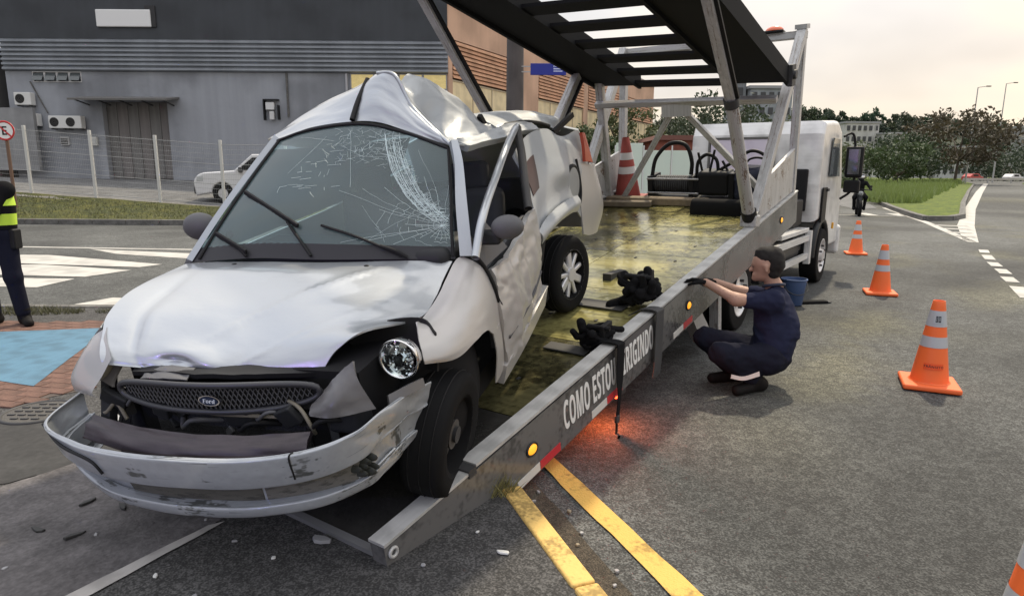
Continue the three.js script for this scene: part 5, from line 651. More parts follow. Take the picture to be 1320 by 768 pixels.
  { const f = (x, y, o = 0) => C(-.465 + .06 * x * x + .06 * x - o, .02 + x * .44, .728 + y - .012 * x + .012 * x * x); const w = []; for (let i = -22; i <= 22; i++) for (const sgn of [1, -1]) { const p = [], x0 = i / 22; for (let k = 0; k <= 6; k++) { const y = -.055 + k / 6 * .11, x = x0 + sgn * y * 1.1; const lim = .058 * Math.pow(Math.max(0, 1 - Math.pow(Math.abs(x), 2.8)), .5); if (Math.abs(x) < .98 && Math.abs(y) < lim) p.push(f(x, y, .006)); } if (p.length > 2) w.push(wire(p, .0028, 4, 6)); } mesh('grille_mesh', w, std([.075, .075, .08], .45), grl);
    const gb = []; for (let j = 0; j < 2; j++) { const r = []; for (let i = 0; i <= 14; i++) { const x = -1 + i / 7; const lim = .056 * Math.pow(Math.max(0, 1 - Math.pow(Math.abs(x), 2.8)), .5); r.push(f(x, j ? -lim : lim, -.004)); } gb.push(r); } mesh('grille_back', patch(gb, 30, 4, { th: .004 }), M.black, grl);
    const bp = f(.04, .0, .022); const bg = mesh('badge', new THREE.CylinderGeometry(.052, .052, .012, 36).rotateX(Math.PI / 2).scale(1, .44, 1).translate(bp.x, bp.y, bp.z), M.chrome, grl);
    const cv = document.createElement('canvas'); cv.width = 256; cv.height = 112; const x = cv.getContext('2d'); x.fillStyle = '#12233f'; x.fillRect(0, 0, 256, 112); x.fillStyle = '#e8ecf2'; x.font = 'italic bold 72px serif'; x.textAlign = 'center'; x.textBaseline = 'middle'; x.fillText('Ford', 124, 58); const t = new THREE.CanvasTexture(cv); t.colorSpace = THREE.SRGBColorSpace; const dg = new THREE.CircleGeometry(.045, 40).scale(1, .42, 1).translate(bp.x, bp.y, bp.z + .008); mesh('badge_face', dg, new THREE.MeshStandardMaterial({ map: t, roughness: .3 }), bg); }
  mesh('upper_grille_panel', patch(G([[[-.30, -.45, .80], [-.27, 0, .77], [-.17, .4, .74]], [[-.42, -.40, .785], [-.40, 0, .775], [-.26, .42, .735]]]), 20, 6, { th: .02, dent: soft(.01, 5, 7) }), M.black, car); mesh('torn_plastic', patch(G([[[-.36, -.34, .80], [-.38, -.22, .815], [-.36, -.12, .80]], [[-.45, -.33, .785], [-.46, -.22, .795], [-.44, -.1, .785]]]), 10, 6, { dent: crush(.006, 3, 4) }), M.greyPlastic, car);
  // left lamp: bare reflector and displaced lens
  const hl = mesh('headlight', new THREE.LatheGeometry([[.0, -.07], [.03, -.06], [.06, -.035], [.08, 0], [.088, .012], [.09, 0], [.085, -.04], [.05, -.085], [0, -.09]].map((q) => new THREE.Vector2(...q)), 36).rotateX(Math.PI / 2).translate(.692, .762, .12), M.chrome, car);
  mesh('reflector_facets', (() => { const L = []; reseed(9); for (let i = 0; i < 26; i++) { const a = i / 26 * 6.283, r = .03 + (i % 3) * .016; L.push(new THREE.BoxGeometry(.022, .03, .008).rotateX(rnd() - .5).rotateY(rnd() - .5).rotateZ(a).translate(.692 + Math.cos(a) * r, .762 + Math.sin(a) * r, .10 + r * .1)); } return L; })(), std([.82, .82, .84], .1, { metalness: 1 }), hl); mesh('bulb', new THREE.SphereGeometry(.016, 12, 10).scale(1, 1.5, 1.4).translate(.692, .755, .125), M.black, hl);
  mesh('lamp_cover', new THREE.SphereGeometry(.087, 28, 12, 0, 6.3, 0, .9).scale(1, .5, 1).rotateX(Math.PI / 2).translate(.692, .762, .105), M.glass, hl);
  mesh('lamp_housing', patch(G([[[-.02, .40, .80], [.05, .55, .86], [.12, .70, .85], [.08, .78, .80]], [[.0, .42, .72], [.06, .56, .75], [.1, .70, .75], [.06, .79, .72]], [[-.05, .44, .62], [.0, .56, .62], [.06, .70, .63], [.03, .79, .64]]]), 16, 12, { th: .01 }), M.black, hl);
  mesh('displaced_lens', patch(G([[[-.345, .455, .70], [-.33, .54, .785], [-.32, .615, .845]], [[-.43, .46, .685], [-.425, .57, .74], [-.36, .645, .785]], [[-.45, .467, .668], [-.45, .57, .672], [-.37, .705, .675]]]), 16, 14, { th: .01, dent: crush(.004, 4, 2) }), M.hazeLens, hl);
  mesh('turn_signal', patch(G([[[-.27, .70, .675], [-.2, .745, .685], [-.12, .775, .68]], [[-.29, .71, .645], [-.21, .755, .65], [-.13, .785, .645]]]), 10, 4, { th: .02 }), M.hazeLens, hl);
  // right lamp with dull lens
  const hr = mesh('headlight', patch(G([[[-.31, -.60, .95], [-.36, -.56, .92], [-.43, -.48, .86]], [[-.33, -.69, .90], [-.42, -.64, .86], [-.48, -.50, .80]], [[-.38, -.755, .80], [-.47, -.69, .775], [-.52, -.53, .745]], [[-.40, -.76, .735], [-.47, -.70, .72], [-.51, -.52, .715]]]), 18, 18, { th: 0 }), phys([.52, .51, .50], .22, { transmission: .4, thickness: 0, clearcoat: .5 }), car); mesh('lamp_housing', patch(G([[[-.25, -.58, .92], [-.32, -.48, .86]], [[-.30, -.72, .80], [-.42, -.50, .76]], [[-.36, -.72, .74], [-.44, -.50, .73]]]), 10, 10, { th: .01 }), std([.12, .11, .10], .5), hr);
  mesh('reflector', new THREE.SphereGeometry(.075, 20, 12).scale(1, 1, .6).translate(-.62, .80, .38), std([.3, .27, .2], .4, { metalness: .5 }), hr);
  // bumper cover: open top lip, upper band, sunk dark band, lower lip
  const bTop = [[-.30, -.85, .635], [-.50, -.87, .575], [-.60, -.60, .555], [-.65, -.32, .565], [-.67, 0, .585], [-.655, .30, .60], [-.58, .54, .616], [-.48, .68, .642], [-.36, .735, .672], [-.20, .755, .655], [-.02, .78, .622]];
  const bBot = [[-.38, -.80, .385], [-.48, -.80, .335], [-.58, -.52, .285], [-.62, -.24, .283], [-.635, .03, .30], [-.62, .28, .322], [-.55, .51, .343], [-.43, .655, .365], [-.32, .70, .395], [-.20, .72, .41], [-.10, .735, .41]];
  const bRow = [[0, .012], [.006, -.002], [.02, -.008], [.22, -.018], [.41, -.02], [.432, -.014], [.442, .03], [.462, .038], [.79, .034], [.805, .024], [.815, -.008], [.83, -.018], [.95, -.018], [.975, -.004], [1, .05]].map(([s_, ins]) => bTop.map((t, i) => { const q = bBot[i], th = sstep(.38, .86, Math.abs(t[1])) * 1.25, k = ins * (1 - .8 * sstep(5.5, 8, i)) * (1 - .5 * (1 - sstep(0, 2, i))); return [mix(t[0], q[0], s_) - .02 * (1 - s_) + k * Math.cos(th), mix(t[1], q[1], s_) - Math.sign(t[1]) * k * Math.sin(th), mix(t[2], q[2], s_)]; }));
  const bG = G(bRow);
  const bump = mesh('front_bumper', patch(bG, 100, 76, { th: .005, dent: (u, v) => soft(.005, 7, 14)(u, v) + crush(.008, 6, 23)(u, v) * sstep(.05, .2, v) * (sstep(.6, .75, u) + 1 - sstep(.1, .3, u)) }), M.silverScuffed, car);
  const bp = (u, v, o = .004) => { const p = surfAt(bG, u, v), a = surfAt(bG, Math.min(1, u + .005), v).sub(surfAt(bG, Math.max(0, u - .005), v)), b = surfAt(bG, u, Math.min(1, v + .01)).sub(surfAt(bG, u, Math.max(0, v - .01))); return p.addScaledVector(a.cross(b).normalize(), o); };
  const strip = (u0, u1, v0, v1, o, nu = 24, nv = 6) => { const g = []; for (let j = 0; j <= nv; j++) { const r = []; for (let i = 0; i <= nu; i++) r.push(bp(mix(u0, u1, i / nu), mix(v0, v1, j / nv), o)); g.push(r); } return patch(g, nu * 2, nv * 2, { th: .003 }); };
  const sgn = bp(.4, .5, .1).z > bp(.4, .5, 0).z ? 1 : -1;
  mesh('scraped_insert', strip(.255, .505, .475, .60, .006 * sgn), std([.10, .098, .088], .7, { map: rep(wornMap, 2) }), bump); mesh('lower_intake', strip(.51, .71, .475, .60, .006 * sgn), std([.15, .148, .14], .6, { map: rep(wornMap, 3) }), bump);
  mesh('moulding_line', [wire(Array.from({ length: 16 }, (_, i) => bp(mix(.3, .82, i / 15), .605, .006 * sgn)), .006, 5, 60), wire(Array.from({ length: 10 }, (_, i) => bp(mix(.68, .82, i / 9), .565, .008 * sgn)), .006, 5, 40)], M.silver, bump);
  for (const g of [wire([bp(.575, .02, .005 * sgn), bp(.572, .12, .007 * sgn), bp(.574, .26, .006 * sgn)], .004, 5, 12), wire([bp(.10, .14, .008 * sgn), bp(.17, .17, .009 * sgn), bp(.25, .20, .009 * sgn), bp(.255, .26, .008 * sgn)], .007, 5, 24)]) mesh('crack', g, M.black, bump);
  mesh('fog_lamp_hole', (() => { const L = []; reseed(4); for (let i = 0; i < 9; i++) { const p = bp(.67 + rnd() * .06, .51 + rnd() * .06, .010 * sgn); L.push(new THREE.SphereGeometry(.018 + rnd() * .016, 8, 6).scale(1.5, .7, .22).translate(p.x, p.y, p.z)); } return L; })(), std([.035, .038, .032], .8), bump);
  // wheels
  const tyre = (R, w) => { const pr = []; const prof = [[.60, -.5], [.68, -.52], [.82, -.56], [.93, -.53], [.985, -.42], [1, -.3], [1, 0], [1, .3], [.985, .42], [.93, .53], [.82, .56], [.68, .52], [.60, .5], [.60, -.5]]; for (const [r, y] of prof) pr.push(new THREE.Vector2(r * R, y * w)); return new THREE.LatheGeometry(pr, 56).rotateZ(-Math.PI / 2); };
  const wheelAt = (a, b, h, turn, camber, side, hub) => { const w = new THREE.Matrix4().makeRotationFromEuler(new THREE.Euler(0, turn, camber, 'YXZ')).setPosition(b, h, -a); const R = .295, wd = .175; const t = mesh('wheel', tyre(R, wd).applyMatrix4(w), M.rubber, car); const rings = []; for (const x of [-.05, 0, .05]) rings.push(new THREE.TorusGeometry(R + .0005, .0035, 4, 60).rotateY(Math.PI / 2).translate(x, 0, 0)); mesh('tread_groove', merge(rings).applyMatrix4(w), M.black, t);
    mesh('rim', new THREE.LatheGeometry([[.62 * R, -.05], [.62 * R, .085], [.655 * R, .09], [.66 * R, .08]].map((q) => new THREE.Vector2(...q)), 40).rotateZ(-Math.PI / 2 * 1).applyMatrix4(new THREE.Matrix4().makeScale(side, 1, 1)).applyMatrix4(w), hub ? M.alloy : M.steelDark, t);
    if (hub) { const sp = []; for (let i = 0; i < 9; i++) { const g = new RoundedBoxGeometry(.03, .62 * R * .95, i % 3 ? .036 : .062, 2, .012).translate(0, .33 * R, 0).rotateX(i / 9 * 6.283).translate(.062 * side, 0, 0); sp.push(g); } sp.push(new THREE.CylinderGeometry(.05, .055, .04, 20).rotateZ(Math.PI / 2).translate(.068 * side, 0, 0)); mesh('wheel_cover', merge(sp).applyMatrix4(w), M.alloy, t); mesh('brake_drum', new THREE.CylinderGeometry(.13, .13, .06, 24).rotateZ(Math.PI / 2).translate(.01 * side, 0, 0).applyMatrix4(w), M.steelDark, t); }
    else { mesh('hub', merge([new THREE.CylinderGeometry(.05, .07, .06, 18).rotateZ(Math.PI / 2).translate(.03 * side, 0, 0), new THREE.CylinderGeometry(.17, .17, .02, 26).rotateZ(Math.PI / 2).translate(.0, 0, 0)]).applyMatrix4(w), std([.09, .085, .08], .6, { metalness: .4 }), t); mesh('hub_cap', new THREE.CylinderGeometry(.035, .04, .02, 18).rotateZ(Math.PI / 2).translate(.068 * side, 0, 0).applyMatrix4(w), M.steelDark, t); }
    return t; };
  wheelAt(.10, .725, .292, .05, -.16, 1, false); wheelAt(.0, -.72, .292, 0, 0, -1, false); wheelAt(2.42, .76, .30, -.27, .0, 1, true); wheelAt(2.46, -.735, .292, 0, 0, -1, true);
  mesh('suspension', [tube(C(0, -.7, .29), C(.05, .7, .29), .03), tube(C(2.46, -.7, .29), C(2.46, .7, .29), .04), tube(C(.1, .55, .3), C(.3, .52, .8), .05), tube(C(2.3, .55, .45), C(2.2, .6, .8), .03)], M.steelDark, car);
}
// ------------------------------------------------------------ people
function sdfGeo(bones, cell, k = .035, pad = .05, wr = 0) { // tapered capsules joined by a smooth minimum
  const mn = V(1e9, 1e9, 1e9), mx = V(-1e9, -1e9, -1e9);
  const bs = bones.map(([p, q, r, s]) => { const a = V(...p), b = V(...q); for (const [v, R] of [[a, r], [b, s ?? r]]) { mn.min(v.clone().subScalar(R + pad)); mx.max(v.clone().addScalar(R + pad)); } return [a, b, r, s ?? r]; });
  const c = mn.clone().add(mx).multiplyScalar(.5), half = Math.max(mx.x - mn.x, mx.y - mn.y, mx.z - mn.z) / 2, res = Math.min(150, Math.ceil(half * 2 / cell));
  const mc = new MarchingCubes(res, M.skin, false, false, 260000); mc.isolation = 0; mc.reset && mc.reset();
  const hs = res / 2, p = V(0, 0, 0), f = mc.field;
  const pre = bs.map(([a, b, r, s]) => { const d = b.clone().sub(a); return [a, d, d.lengthSq() || 1e-9, r, s]; });
  for (let z = 0; z < res; z++) for (let y = 0; y < res; y++) for (let x = 0; x < res; x++) {
    p.set(c.x + (x - hs) / hs * half, c.y + (y - hs) / hs * half, c.z + (z - hs) / hs * half); let D = 1e3;
    for (const [a, d, l, r, s] of pre) { const dx = p.x - a.x, dy = p.y - a.y, dz = p.z - a.z; const t = clamp((dx * d.x + dy * d.y + dz * d.z) / l); const ex = dx - d.x * t, ey = dy - d.y * t, ez = dz - d.z * t; const q = Math.sqrt(ex * ex + ey * ey + ez * ez) - (r + (s - r) * t); const h = Math.max(k - Math.abs(D - q), 0) / k; D = Math.min(D, q) - h * h * k * .25; }
    f[x + y * res + z * res * res] = -D;
  }
  mc.update(); const n = mc.count; const g = new THREE.BufferGeometry(); const pos = mc.positionArray.slice(0, n * 3);
  for (let i = 0; i < n * 3; i += 3) { pos[i] = c.x + pos[i] * half; pos[i + 1] = c.y + pos[i + 1] * half; pos[i + 2] = c.z + pos[i + 2] * half; }
  g.setAttribute('position', new THREE.BufferAttribute(pos, 3)); const m = mergeVertices(g, 1e-5); m.computeVertexNormals(); if (wr) { const P = m.attributes.position, N = m.attributes.normal; for (let i = 0; i < P.count; i++) { const x = P.getX(i), y = P.getY(i), z = P.getZ(i); const f = (1 - Math.abs(2 * fbm(x * 7 + z * 5 + 20, y * 11 + x * 4 + 20, 3, 0, 13) - 1)) * wr + (fbm(x * 22 + 9, y * 22 + z * 19 + 9, 2, 0, 15) - .5) * wr * .5 - wr * .8; P.setXYZ(i, x + N.getX(i) * f, y + N.getY(i) * f, z + N.getZ(i) * f); } m.computeVertexNormals(); } return m;
}
function handBones(wrist, dir, palmN, curl, s = 1) { // palm, four fingers, thumb from the palm's side
  const d = V(...dir).normalize(), n = V(...palmN).normalize(), sd = d.clone().cross(n).normalize(), w = V(...wrist), out = [];
  const at = (a, b, c) => w.clone().addScaledVector(d, a * s).addScaledVector(sd, b * s).addScaledVector(n, c * s).toArray();
  for (const b of [-.03, -.01, .01, .03]) out.push([at(.0, b * .6, 0), at(.085, b, 0), .016 * s, .013 * s]);
  [[-.033, .062], [-.011, .075], [.011, .08], [.033, .072]].forEach(([b, L]) => { const p0 = [.085, b, 0], c1 = curl * .9, p1 = [.085 + Math.cos(c1) * L * .5, b, Math.sin(c1) * L * .5], c2 = curl * 1.9, p2 = [p1[0] + Math.cos(c2) * L * .35, b, p1[2] + Math.sin(c2) * L * .35], c3 = curl * 2.6, p3 = [p2[0] + Math.cos(c3) * L * .28, b, p2[2] + Math.sin(c3) * L * .28]; out.push([at(...p0), at(...p1), .0105 * s, .0095 * s], [at(...p1), at(...p2), .0095 * s, .009 * s], [at(...p2), at(...p3), .009 * s, .008 * s]); });
  out.push([at(.02, .035, .005), at(.055, .066, .02), .014 * s, .011 * s], [at(.055, .066, .02), at(.085, .07, .04), .011 * s, .009 * s]); return out;
}
function headBones(c, f, s = 1) { // head with face features, centre c, facing f
  const F = V(...f).normalize(), U = V(0, 1, 0), R = F.clone().cross(U).normalize(), C_ = V(...c), at = (a, b, u) => C_.clone().addScaledVector(F, a * s).addScaledVector(R, b * s).addScaledVector(U, u * s).toArray();
  return { at, bones: [[at(-.015, 0, .04), at(.02, 0, .035), .092 * s, .088 * s], [at(.03, 0, -.03), at(.05, 0, -.075), .065 * s, .042 * s], [at(.0, 0, -.03), at(.02, 0, -.06), .07 * s, .055 * s], [at(.098, 0, .01), at(.118, 0, -.022), .010 * s, .016 * s], [at(.088, -.03, .025), at(.088, .03, .025), .016 * s], [at(.092, -.018, -.058), at(.092, .018, -.058), .010 * s], [at(.085, 0, -.095), at(.09, 0, -.09), .018 * s], [at(-.005, .088, .005), at(-.01, .092, -.03), .018 * s, .012 * s], [at(-.005, -.088, .005), at(-.01, -.092, -.03), .018 * s, .012 * s]] };
}
{ // man crouching at the rail, hands on it
  const w = thing('person', 'person in navy shirt and dark trousers crouching at the deck rail with black gloves', 'person', [1.95, 0, -4.98]);
  const J = (x, y, z) => [x - 1.95, y, z + 4.98];
  const head = J(1.99, .965, -5.10), neck = J(2.06, .80, -5.10), lsh = J(1.985, .715, -4.93), rsh = J(2.14, .69, -5.27), lel = J(1.70, .735, -4.90), lwr = J(1.515, .835, -5.085), rel = J(1.92, .70, -5.40), rwr = J(1.70, .78, -5.44), pel = J(2.04, .28, -5.02), chest = J(2.08, .60, -5.10), back = J(2.10, .46, -5.06), lhip = J(1.97, .27, -4.92), rhip = J(2.10, .27, -5.12), lkn = J(1.575, .34, -4.80), lan = J(1.90, .10, -4.90), ltoe = J(1.73, .045, -4.82), rkn = J(1.545, .38, -5.12), ran = J(1.82, .10, -5.15), rtoe = J(1.63, .045, -5.12), heelL = J(1.95, .06, -4.93), heelR = J(1.87, .06, -5.16);
  const F = [-.80, -.12, -.42], hb = headBones(head, F, 1.0);
  const skin = mergeGeometries([sdfGeo([...hb.bones, [head, neck, .055, .06], [neck, chest, .065, .10]], .008, .022).deleteAttribute('uv'), sdfGeo([[lsh, lel, .055, .045], [lel, lwr, .043, .030], [rsh, rel, .055, .045], [rel, rwr, .043, .030], [lsh, rsh, .06, .06], [chest, pel, .10, .11], [pel, lhip, .10], [pel, rhip, .10], [lhip, lkn, .07, .05], [lkn, lan, .048, .035], [rhip, rkn, .07, .05], [rkn, ran, .048, .035]], .014, .04).deleteAttribute('uv')]);
  mesh('body', skin, M.skin, w);
  mesh('shirt', sdfGeo([[lsh, rsh, .085, .085], [chest, back, .145, .15], [J(2.02, .60, -5.02), J(2.04, .36, -4.98), .13, .135], [back, pel, .15, .155], [J(2.12, .60, -5.16), back, .12, .14], [lsh, J(1.80, .728, -4.912), .072, .063], [rsh, J(1.99, .70, -5.365), .072, .062], [neck, chest, .062, .11]], .011, .06, .05, .022), M.navy, w);
  mesh('trousers', sdfGeo([[pel, lhip, .15, .125], [pel, rhip, .15, .125], [lhip, lkn, .11, .082], [lkn, J(1.84, .14, -4.88), .078, .07], [rhip, rkn, .11, .082], [rkn, J(1.77, .14, -5.14), .078, .07]], .011, .05, .05, .02), M.trouser, w);
  mesh('boot', sdfGeo([[heelL, ltoe, .05, .042], [lan, heelL, .06, .05]], .009, .03), M.boot, w); mesh('boot', sdfGeo([[heelR, rtoe, .05, .042], [ran, heelR, .06, .05]], .009, .03), M.boot, w);
  const hc = hb.at(-.03, 0, .055); mesh('hair', sdfGeo([[hb.at(-.03, 0, .06), hb.at(.02, 0, .072), .095, .086], [hb.at(-.05, 0, .0), hb.at(-.045, 0, -.04), .08, .065]], .007, .03, .05, .016), std([.012, .010, .009], .9), w); mesh('eye', [new THREE.SphereGeometry(.011, 10, 8).translate(...hb.at(.095, .03, .008)), new THREE.SphereGeometry(.011, 10, 8).translate(...hb.at(.095, -.03, .008))], std([.05, .04, .035], .3), w);
  mesh('glove', sdfGeo(handBones(lwr, [-.72, .12, -.55], [-.25, -.95, 0], .55, 1.12), .0045, .008, .03), M.blackCloth, w); mesh('glove', sdfGeo(handBones(rwr, [-.75, .10, -.40], [-.2, -.95, -.1], .55, 1.12), .0045, .008, .03), M.blackCloth, w);
  mesh('collar', new THREE.TorusGeometry(.078, .012, 8, 28).rotateX(Math.PI / 2 - .25).rotateY(.3).translate(neck[0] - .005, neck[1] + .012, neck[2]), std([.03, .035, .06], .9), w);
  mesh('reflective_band', (() => { const g = patch([[V(1.66, .185, -4.775), V(1.76, .165, -4.79), V(1.88, .20, -4.805)], [V(1.655, .155, -4.77), V(1.76, .135, -4.785), V(1.885, .165, -4.80)]].map((r) => r.map((p) => p.add(V(-1.95, 0, 4.98)))), 14, 4, { th: .006 }); return g; })(), std([.72, .62, .58], .4), w);
}
{ // officer standing at the left edge
  const o = thing('person', 'person in yellow and black high visibility vest, dark trousers and boots standing on the pavement', 'person', [-5.10, .1, -6.55]);
  const X = (x, y, z) => [x, y, z];
  const hb = headBones(X(-.06, 1.62, 0), [.3, 0, .95]);
  mesh('body', mergeGeometries([sdfGeo([...hb.bones, [X(-.06, 1.6, 0), X(-.06, 1.42, -.02), .055, .06]], .009, .022).deleteAttribute('uv'), sdfGeo([[X(-.06, 1.42, 0), X(-.05, .95, 0), .10, .11], [X(-.2, 1.36, 0), X(.08, 1.36, 0), .06], [X(.12, 1.36, 0), X(.06, 1.14, .14), .05, .04], [X(.06, 1.14, .14), X(-.02, 1.05, .26), .04, .03], [X(-.25, 1.35, 0), X(-.3, 1.1, .04), .045, .04], [X(-.3, 1.1, .04), X(-.16, 1.05, .2), .04, .03], [X(.04, .92, 0), X(.08, .48, .02), .08, .055], [X(.08, .48, .02), X(.12, .08, 0), .05, .04], [X(-.16, .92, 0), X(-.17, .48, .02), .08, .055], [X(-.17, .48, .02), X(-.18, .08, 0), .05, .04], [X(-.14, .9, 0), X(.02, .9, 0), .1]], .015, .04).deleteAttribute('uv')]), M.skin, o);
  mesh('shirt', sdfGeo([[X(-.22, 1.36, 0), X(.10, 1.36, 0), .085], [X(.11, 1.36, 0), X(.06, 1.14, .14), .062, .05], [X(.06, 1.14, .14), X(-.02, 1.06, .25), .05, .045], [X(-.27, 1.36, 0), X(-.3, 1.12, .04), .07, .058], [X(-.3, 1.12, .04), X(-.17, 1.06, .19), .056, .045], [X(-.06, 1.3, 0), X(-.06, 1.02, 0), .12, .13]], .013, .05), M.blackCloth, o);
  const vest = (y0, y1, r0, r1, m, n) => mesh(n, new THREE.CylinderGeometry(r1, r0, y1 - y0, 36, 1, false).scale(1, 1, .68).translate(-.07, (y0 + y1) / 2, 0), m, o);
  const hv = std([.55, .78, .06], .7), dk = M.blackCloth; vest(.98, 1.02, .225, .228, dk, 'vest'); vest(1.02, 1.13, .228, .234, hv, 'vest_band'); vest(1.13, 1.21, .234, .238, dk, 'vest'); vest(1.21, 1.34, .239, .222, hv, 'vest_band'); vest(1.34, 1.44, .222, .15, dk, 'vest');
  mesh('trousers', sdfGeo([[X(-.14, .94, 0), X(.02, .94, 0), .125], [X(.04, .90, 0), X(.085, .5, .02), .105, .078], [X(.085, .5, .02), X(.12, .14, 0), .075, .066], [X(-.16, .90, 0), X(-.17, .5, .02), .105, .078], [X(-.17, .5, .02), X(-.18, .14, 0), .075, .066]], .013, .04), M.trouser, o);
  mesh('belt', new THREE.TorusGeometry(.165, .028, 8, 36).scale(1, .72, 1.4).rotateX(Math.PI / 2).translate(-.06, .98, 0), M.black, o); mesh('holster', rbox(.07, .2, .12, .02, .14, .88, .0), M.black, o);
  mesh('boot', sdfGeo([[X(.10, .05, -.05), X(.24, .04, .1), .05, .045], [X(.12, .16, 0), X(.11, .06, -.02), .066, .055]], .009, .03), M.boot, o); mesh('boot', sdfGeo([[X(-.18, .05, -.05), X(-.15, .04, .15), .05, .045], [X(-.18, .16, 0), X(-.18, .06, -.02), .066, .055]], .009, .03), M.boot, o);
  mesh('cap', [new THREE.SphereGeometry(.115, 24, 12, 0, 6.3, 0, 1.5).translate(-.06, 1.66, 0), new THREE.CylinderGeometry(.09, .09, .012, 24).scale(1, 1, .8).translate(-.03, 1.67, .1)], M.blackCloth, o);
  for (const s of [.0, -.15]) mesh('glove', sdfGeo(handBones([s - .02, 1.05, .2], [s < -.1 ? .6 : -.6, -.1, .5], [0, -.3, .9], .5), .006, .008, .03), M.blackCloth, o);
}
{ // rider coming up the side road
  const b = thing('motorcycle', 'small dark motorcycle ridden towards the far crossing', 'motorcycle', [13.75, 0, -26.4], -.40);
  for (const z of [-.62, .62]) { const w = mesh('wheel', new THREE.TorusGeometry(.26, .06, 10, 28).rotateY(Math.PI / 2).translate(0, .31, z), M.rubber, b); mesh('rim', new THREE.TorusGeometry(.2, .015, 6, 24).rotateY(Math.PI / 2).translate(0, .31, z), M.alloy, w); }
  mesh('body', [rbox(.22, .3, .6, .06, 0, .72, 0), rbox(.2, .3, .5, .05, 0, .45, 0), bar(V(0, .9, .3), V(0, .32, .62), .1, .06)], M.darkPlastic, b); mesh('handlebar', wire([V(-.38, 1.0, .25), V(-.15, 1.02, .32), V(.15, 1.02, .32), V(.38, 1.0, .25)], .02, 6, 20), M.black, b); mesh('headlight', new THREE.SphereGeometry(.09, 14, 10).translate(0, .88, .42), M.lens, b); mesh('mirror', rbox(.1, .07, .03, .01, .34, 1.15, .25), M.black, b); mesh('mirror', rbox(.1, .07, .03, .01, -.34, 1.15, .25), M.black, b);
  const r = thing('person', 'person in dark clothes and helmet riding the small motorcycle', 'person', [13.75, 0, -26.4], -.40);
  mesh('body', sdfGeo([[[0, .86, -.25], [0, 1.25, -.12], .15, .16], [[-.16, 1.28, -.1], [.16, 1.28, -.1], .08], [[.2, 1.27, -.1], [.34, 1.08, .05], .06, .05], [[.34, 1.08, .05], [.36, 1.02, .24], .05, .04], [[-.2, 1.27, -.1], [-.34, 1.08, .05], .06, .05], [[-.34, 1.08, .05], [-.36, 1.02, .24], .05, .04], [[.1, .85, -.2], [.2, .72, .2], .1, .08], [[.2, .72, .2], [.18, .3, .05], .07, .05], [[-.1, .85, -.2], [-.2, .72, .2], .1, .08], [[-.2, .72, .2], [-.18, .3, .05], .07, .05], [[.18, .28, .02], [.18, .26, .18], .05], [[-.18, .28, .02], [-.18, .26, .18], .05], [[0, 1.3, -.1], [0, 1.42, -.06], .07]], .022, .05), M.blackCloth, r);
  mesh('helmet', new THREE.SphereGeometry(.14, 20, 16).scale(1, 1.05, 1.1).translate(0, 1.5, -.05), std([.03, .03, .035], .3), r); mesh('visor', new THREE.SphereGeometry(.142, 16, 10, Math.PI * .25, Math.PI * .5, 1.2, .6).scale(1, 1.05, 1.12).translate(0, 1.5, -.05), M.chrome, r);
}
// ------------------------------------------------------------ cones, straps, loose things
const coneLat = new THREE.LatheGeometry([[.148, .05], [.135, .06], [.048, .66], [.042, .70], [.034, .70], [.034, .6]].map((q) => new THREE.Vector2(...q)), 40);
function cone(label, pos, turn, rich) {
  const c = thing('traffic_cone', label, 'traffic cone', pos, turn, 'orange traffic cones on the road');
  mesh('base', rbox(.40, .045, .40, .018, 0, .026, 0), M.coneBase, c); mesh('body', coneLat, M.cone, c);
  const band = (y0, y1, m) => { const r = (y) => .135 + (y - .06) / .6 * (.048 - .135) + .0022; return mesh('reflective_band', new THREE.CylinderGeometry(r(y1), r(y0), y1 - y0, 40, 1, true).translate(0, (y0 + y1) / 2, 0), m, c); };
  band(.335, .42, M.coneBand); band(.50, .625, M.coneBand);
  for (const x of [-.19, .19]) mesh('foot', box(.06, .01, .3, x * .8, .003, 0), M.cone, c);
  if (rich) { const rr = (y) => .135 + (y - .06) / .6 * (.048 - .135) + .005; const dec = (y, h, w, txt, nm) => { const cv = document.createElement('canvas'); cv.width = 256; cv.height = 96; const x = cv.getContext('2d'); x.fillStyle = nm === 'emblem' ? '#aab0b4' : '#e2521c'; x.fillRect(0, 0, 256, 96); if (nm === 'emblem') { x.fillStyle = '#20242c'; x.fillRect(66, 14, 52, 66); x.fillRect(128, 14, 60, 66); x.fillStyle = '#aab0b4'; x.fillRect(82, 26, 10, 42); x.fillRect(146, 26, 8, 42); x.fillRect(164, 26, 8, 42); } else { x.fillStyle = '#2a1410'; x.font = 'bold 54px sans-serif'; x.textAlign = 'center'; x.textBaseline = 'middle'; x.fillText(txt, 128, 50); } const t = new THREE.CanvasTexture(cv); t.colorSpace = THREE.SRGBColorSpace; const a = w / rr(y); const g = new THREE.CylinderGeometry(rr(y + h / 2) + .001, rr(y - h / 2) + .001, h, 24, 1, true, -a / 2, a).translate(0, y, 0); mesh(nm, g, new THREE.MeshStandardMaterial({ map: t, roughness: .5 }), c); }; dec(.56, .07, .075, '', 'emblem'); dec(.19, .045, .14, 'TRÂNSITO', 'lettering'); }
  return c;
}
cone('orange traffic cone with black lettering, standing alone on the road beyond the crouching man', [3.36, .004, -5.08], -.42, true);
cone('orange traffic cone standing abreast of the tow truck front wheel', [5.2, 0, -9.16], -.35, false);
cone('orange traffic cone standing past the truck cab, closest to the far crossing', [7.2, 0, -13.75], -.3, false);
cone('orange traffic cone at the near road edge with only its shoulder in view', [1.64, .004, -1.82], .2, false);
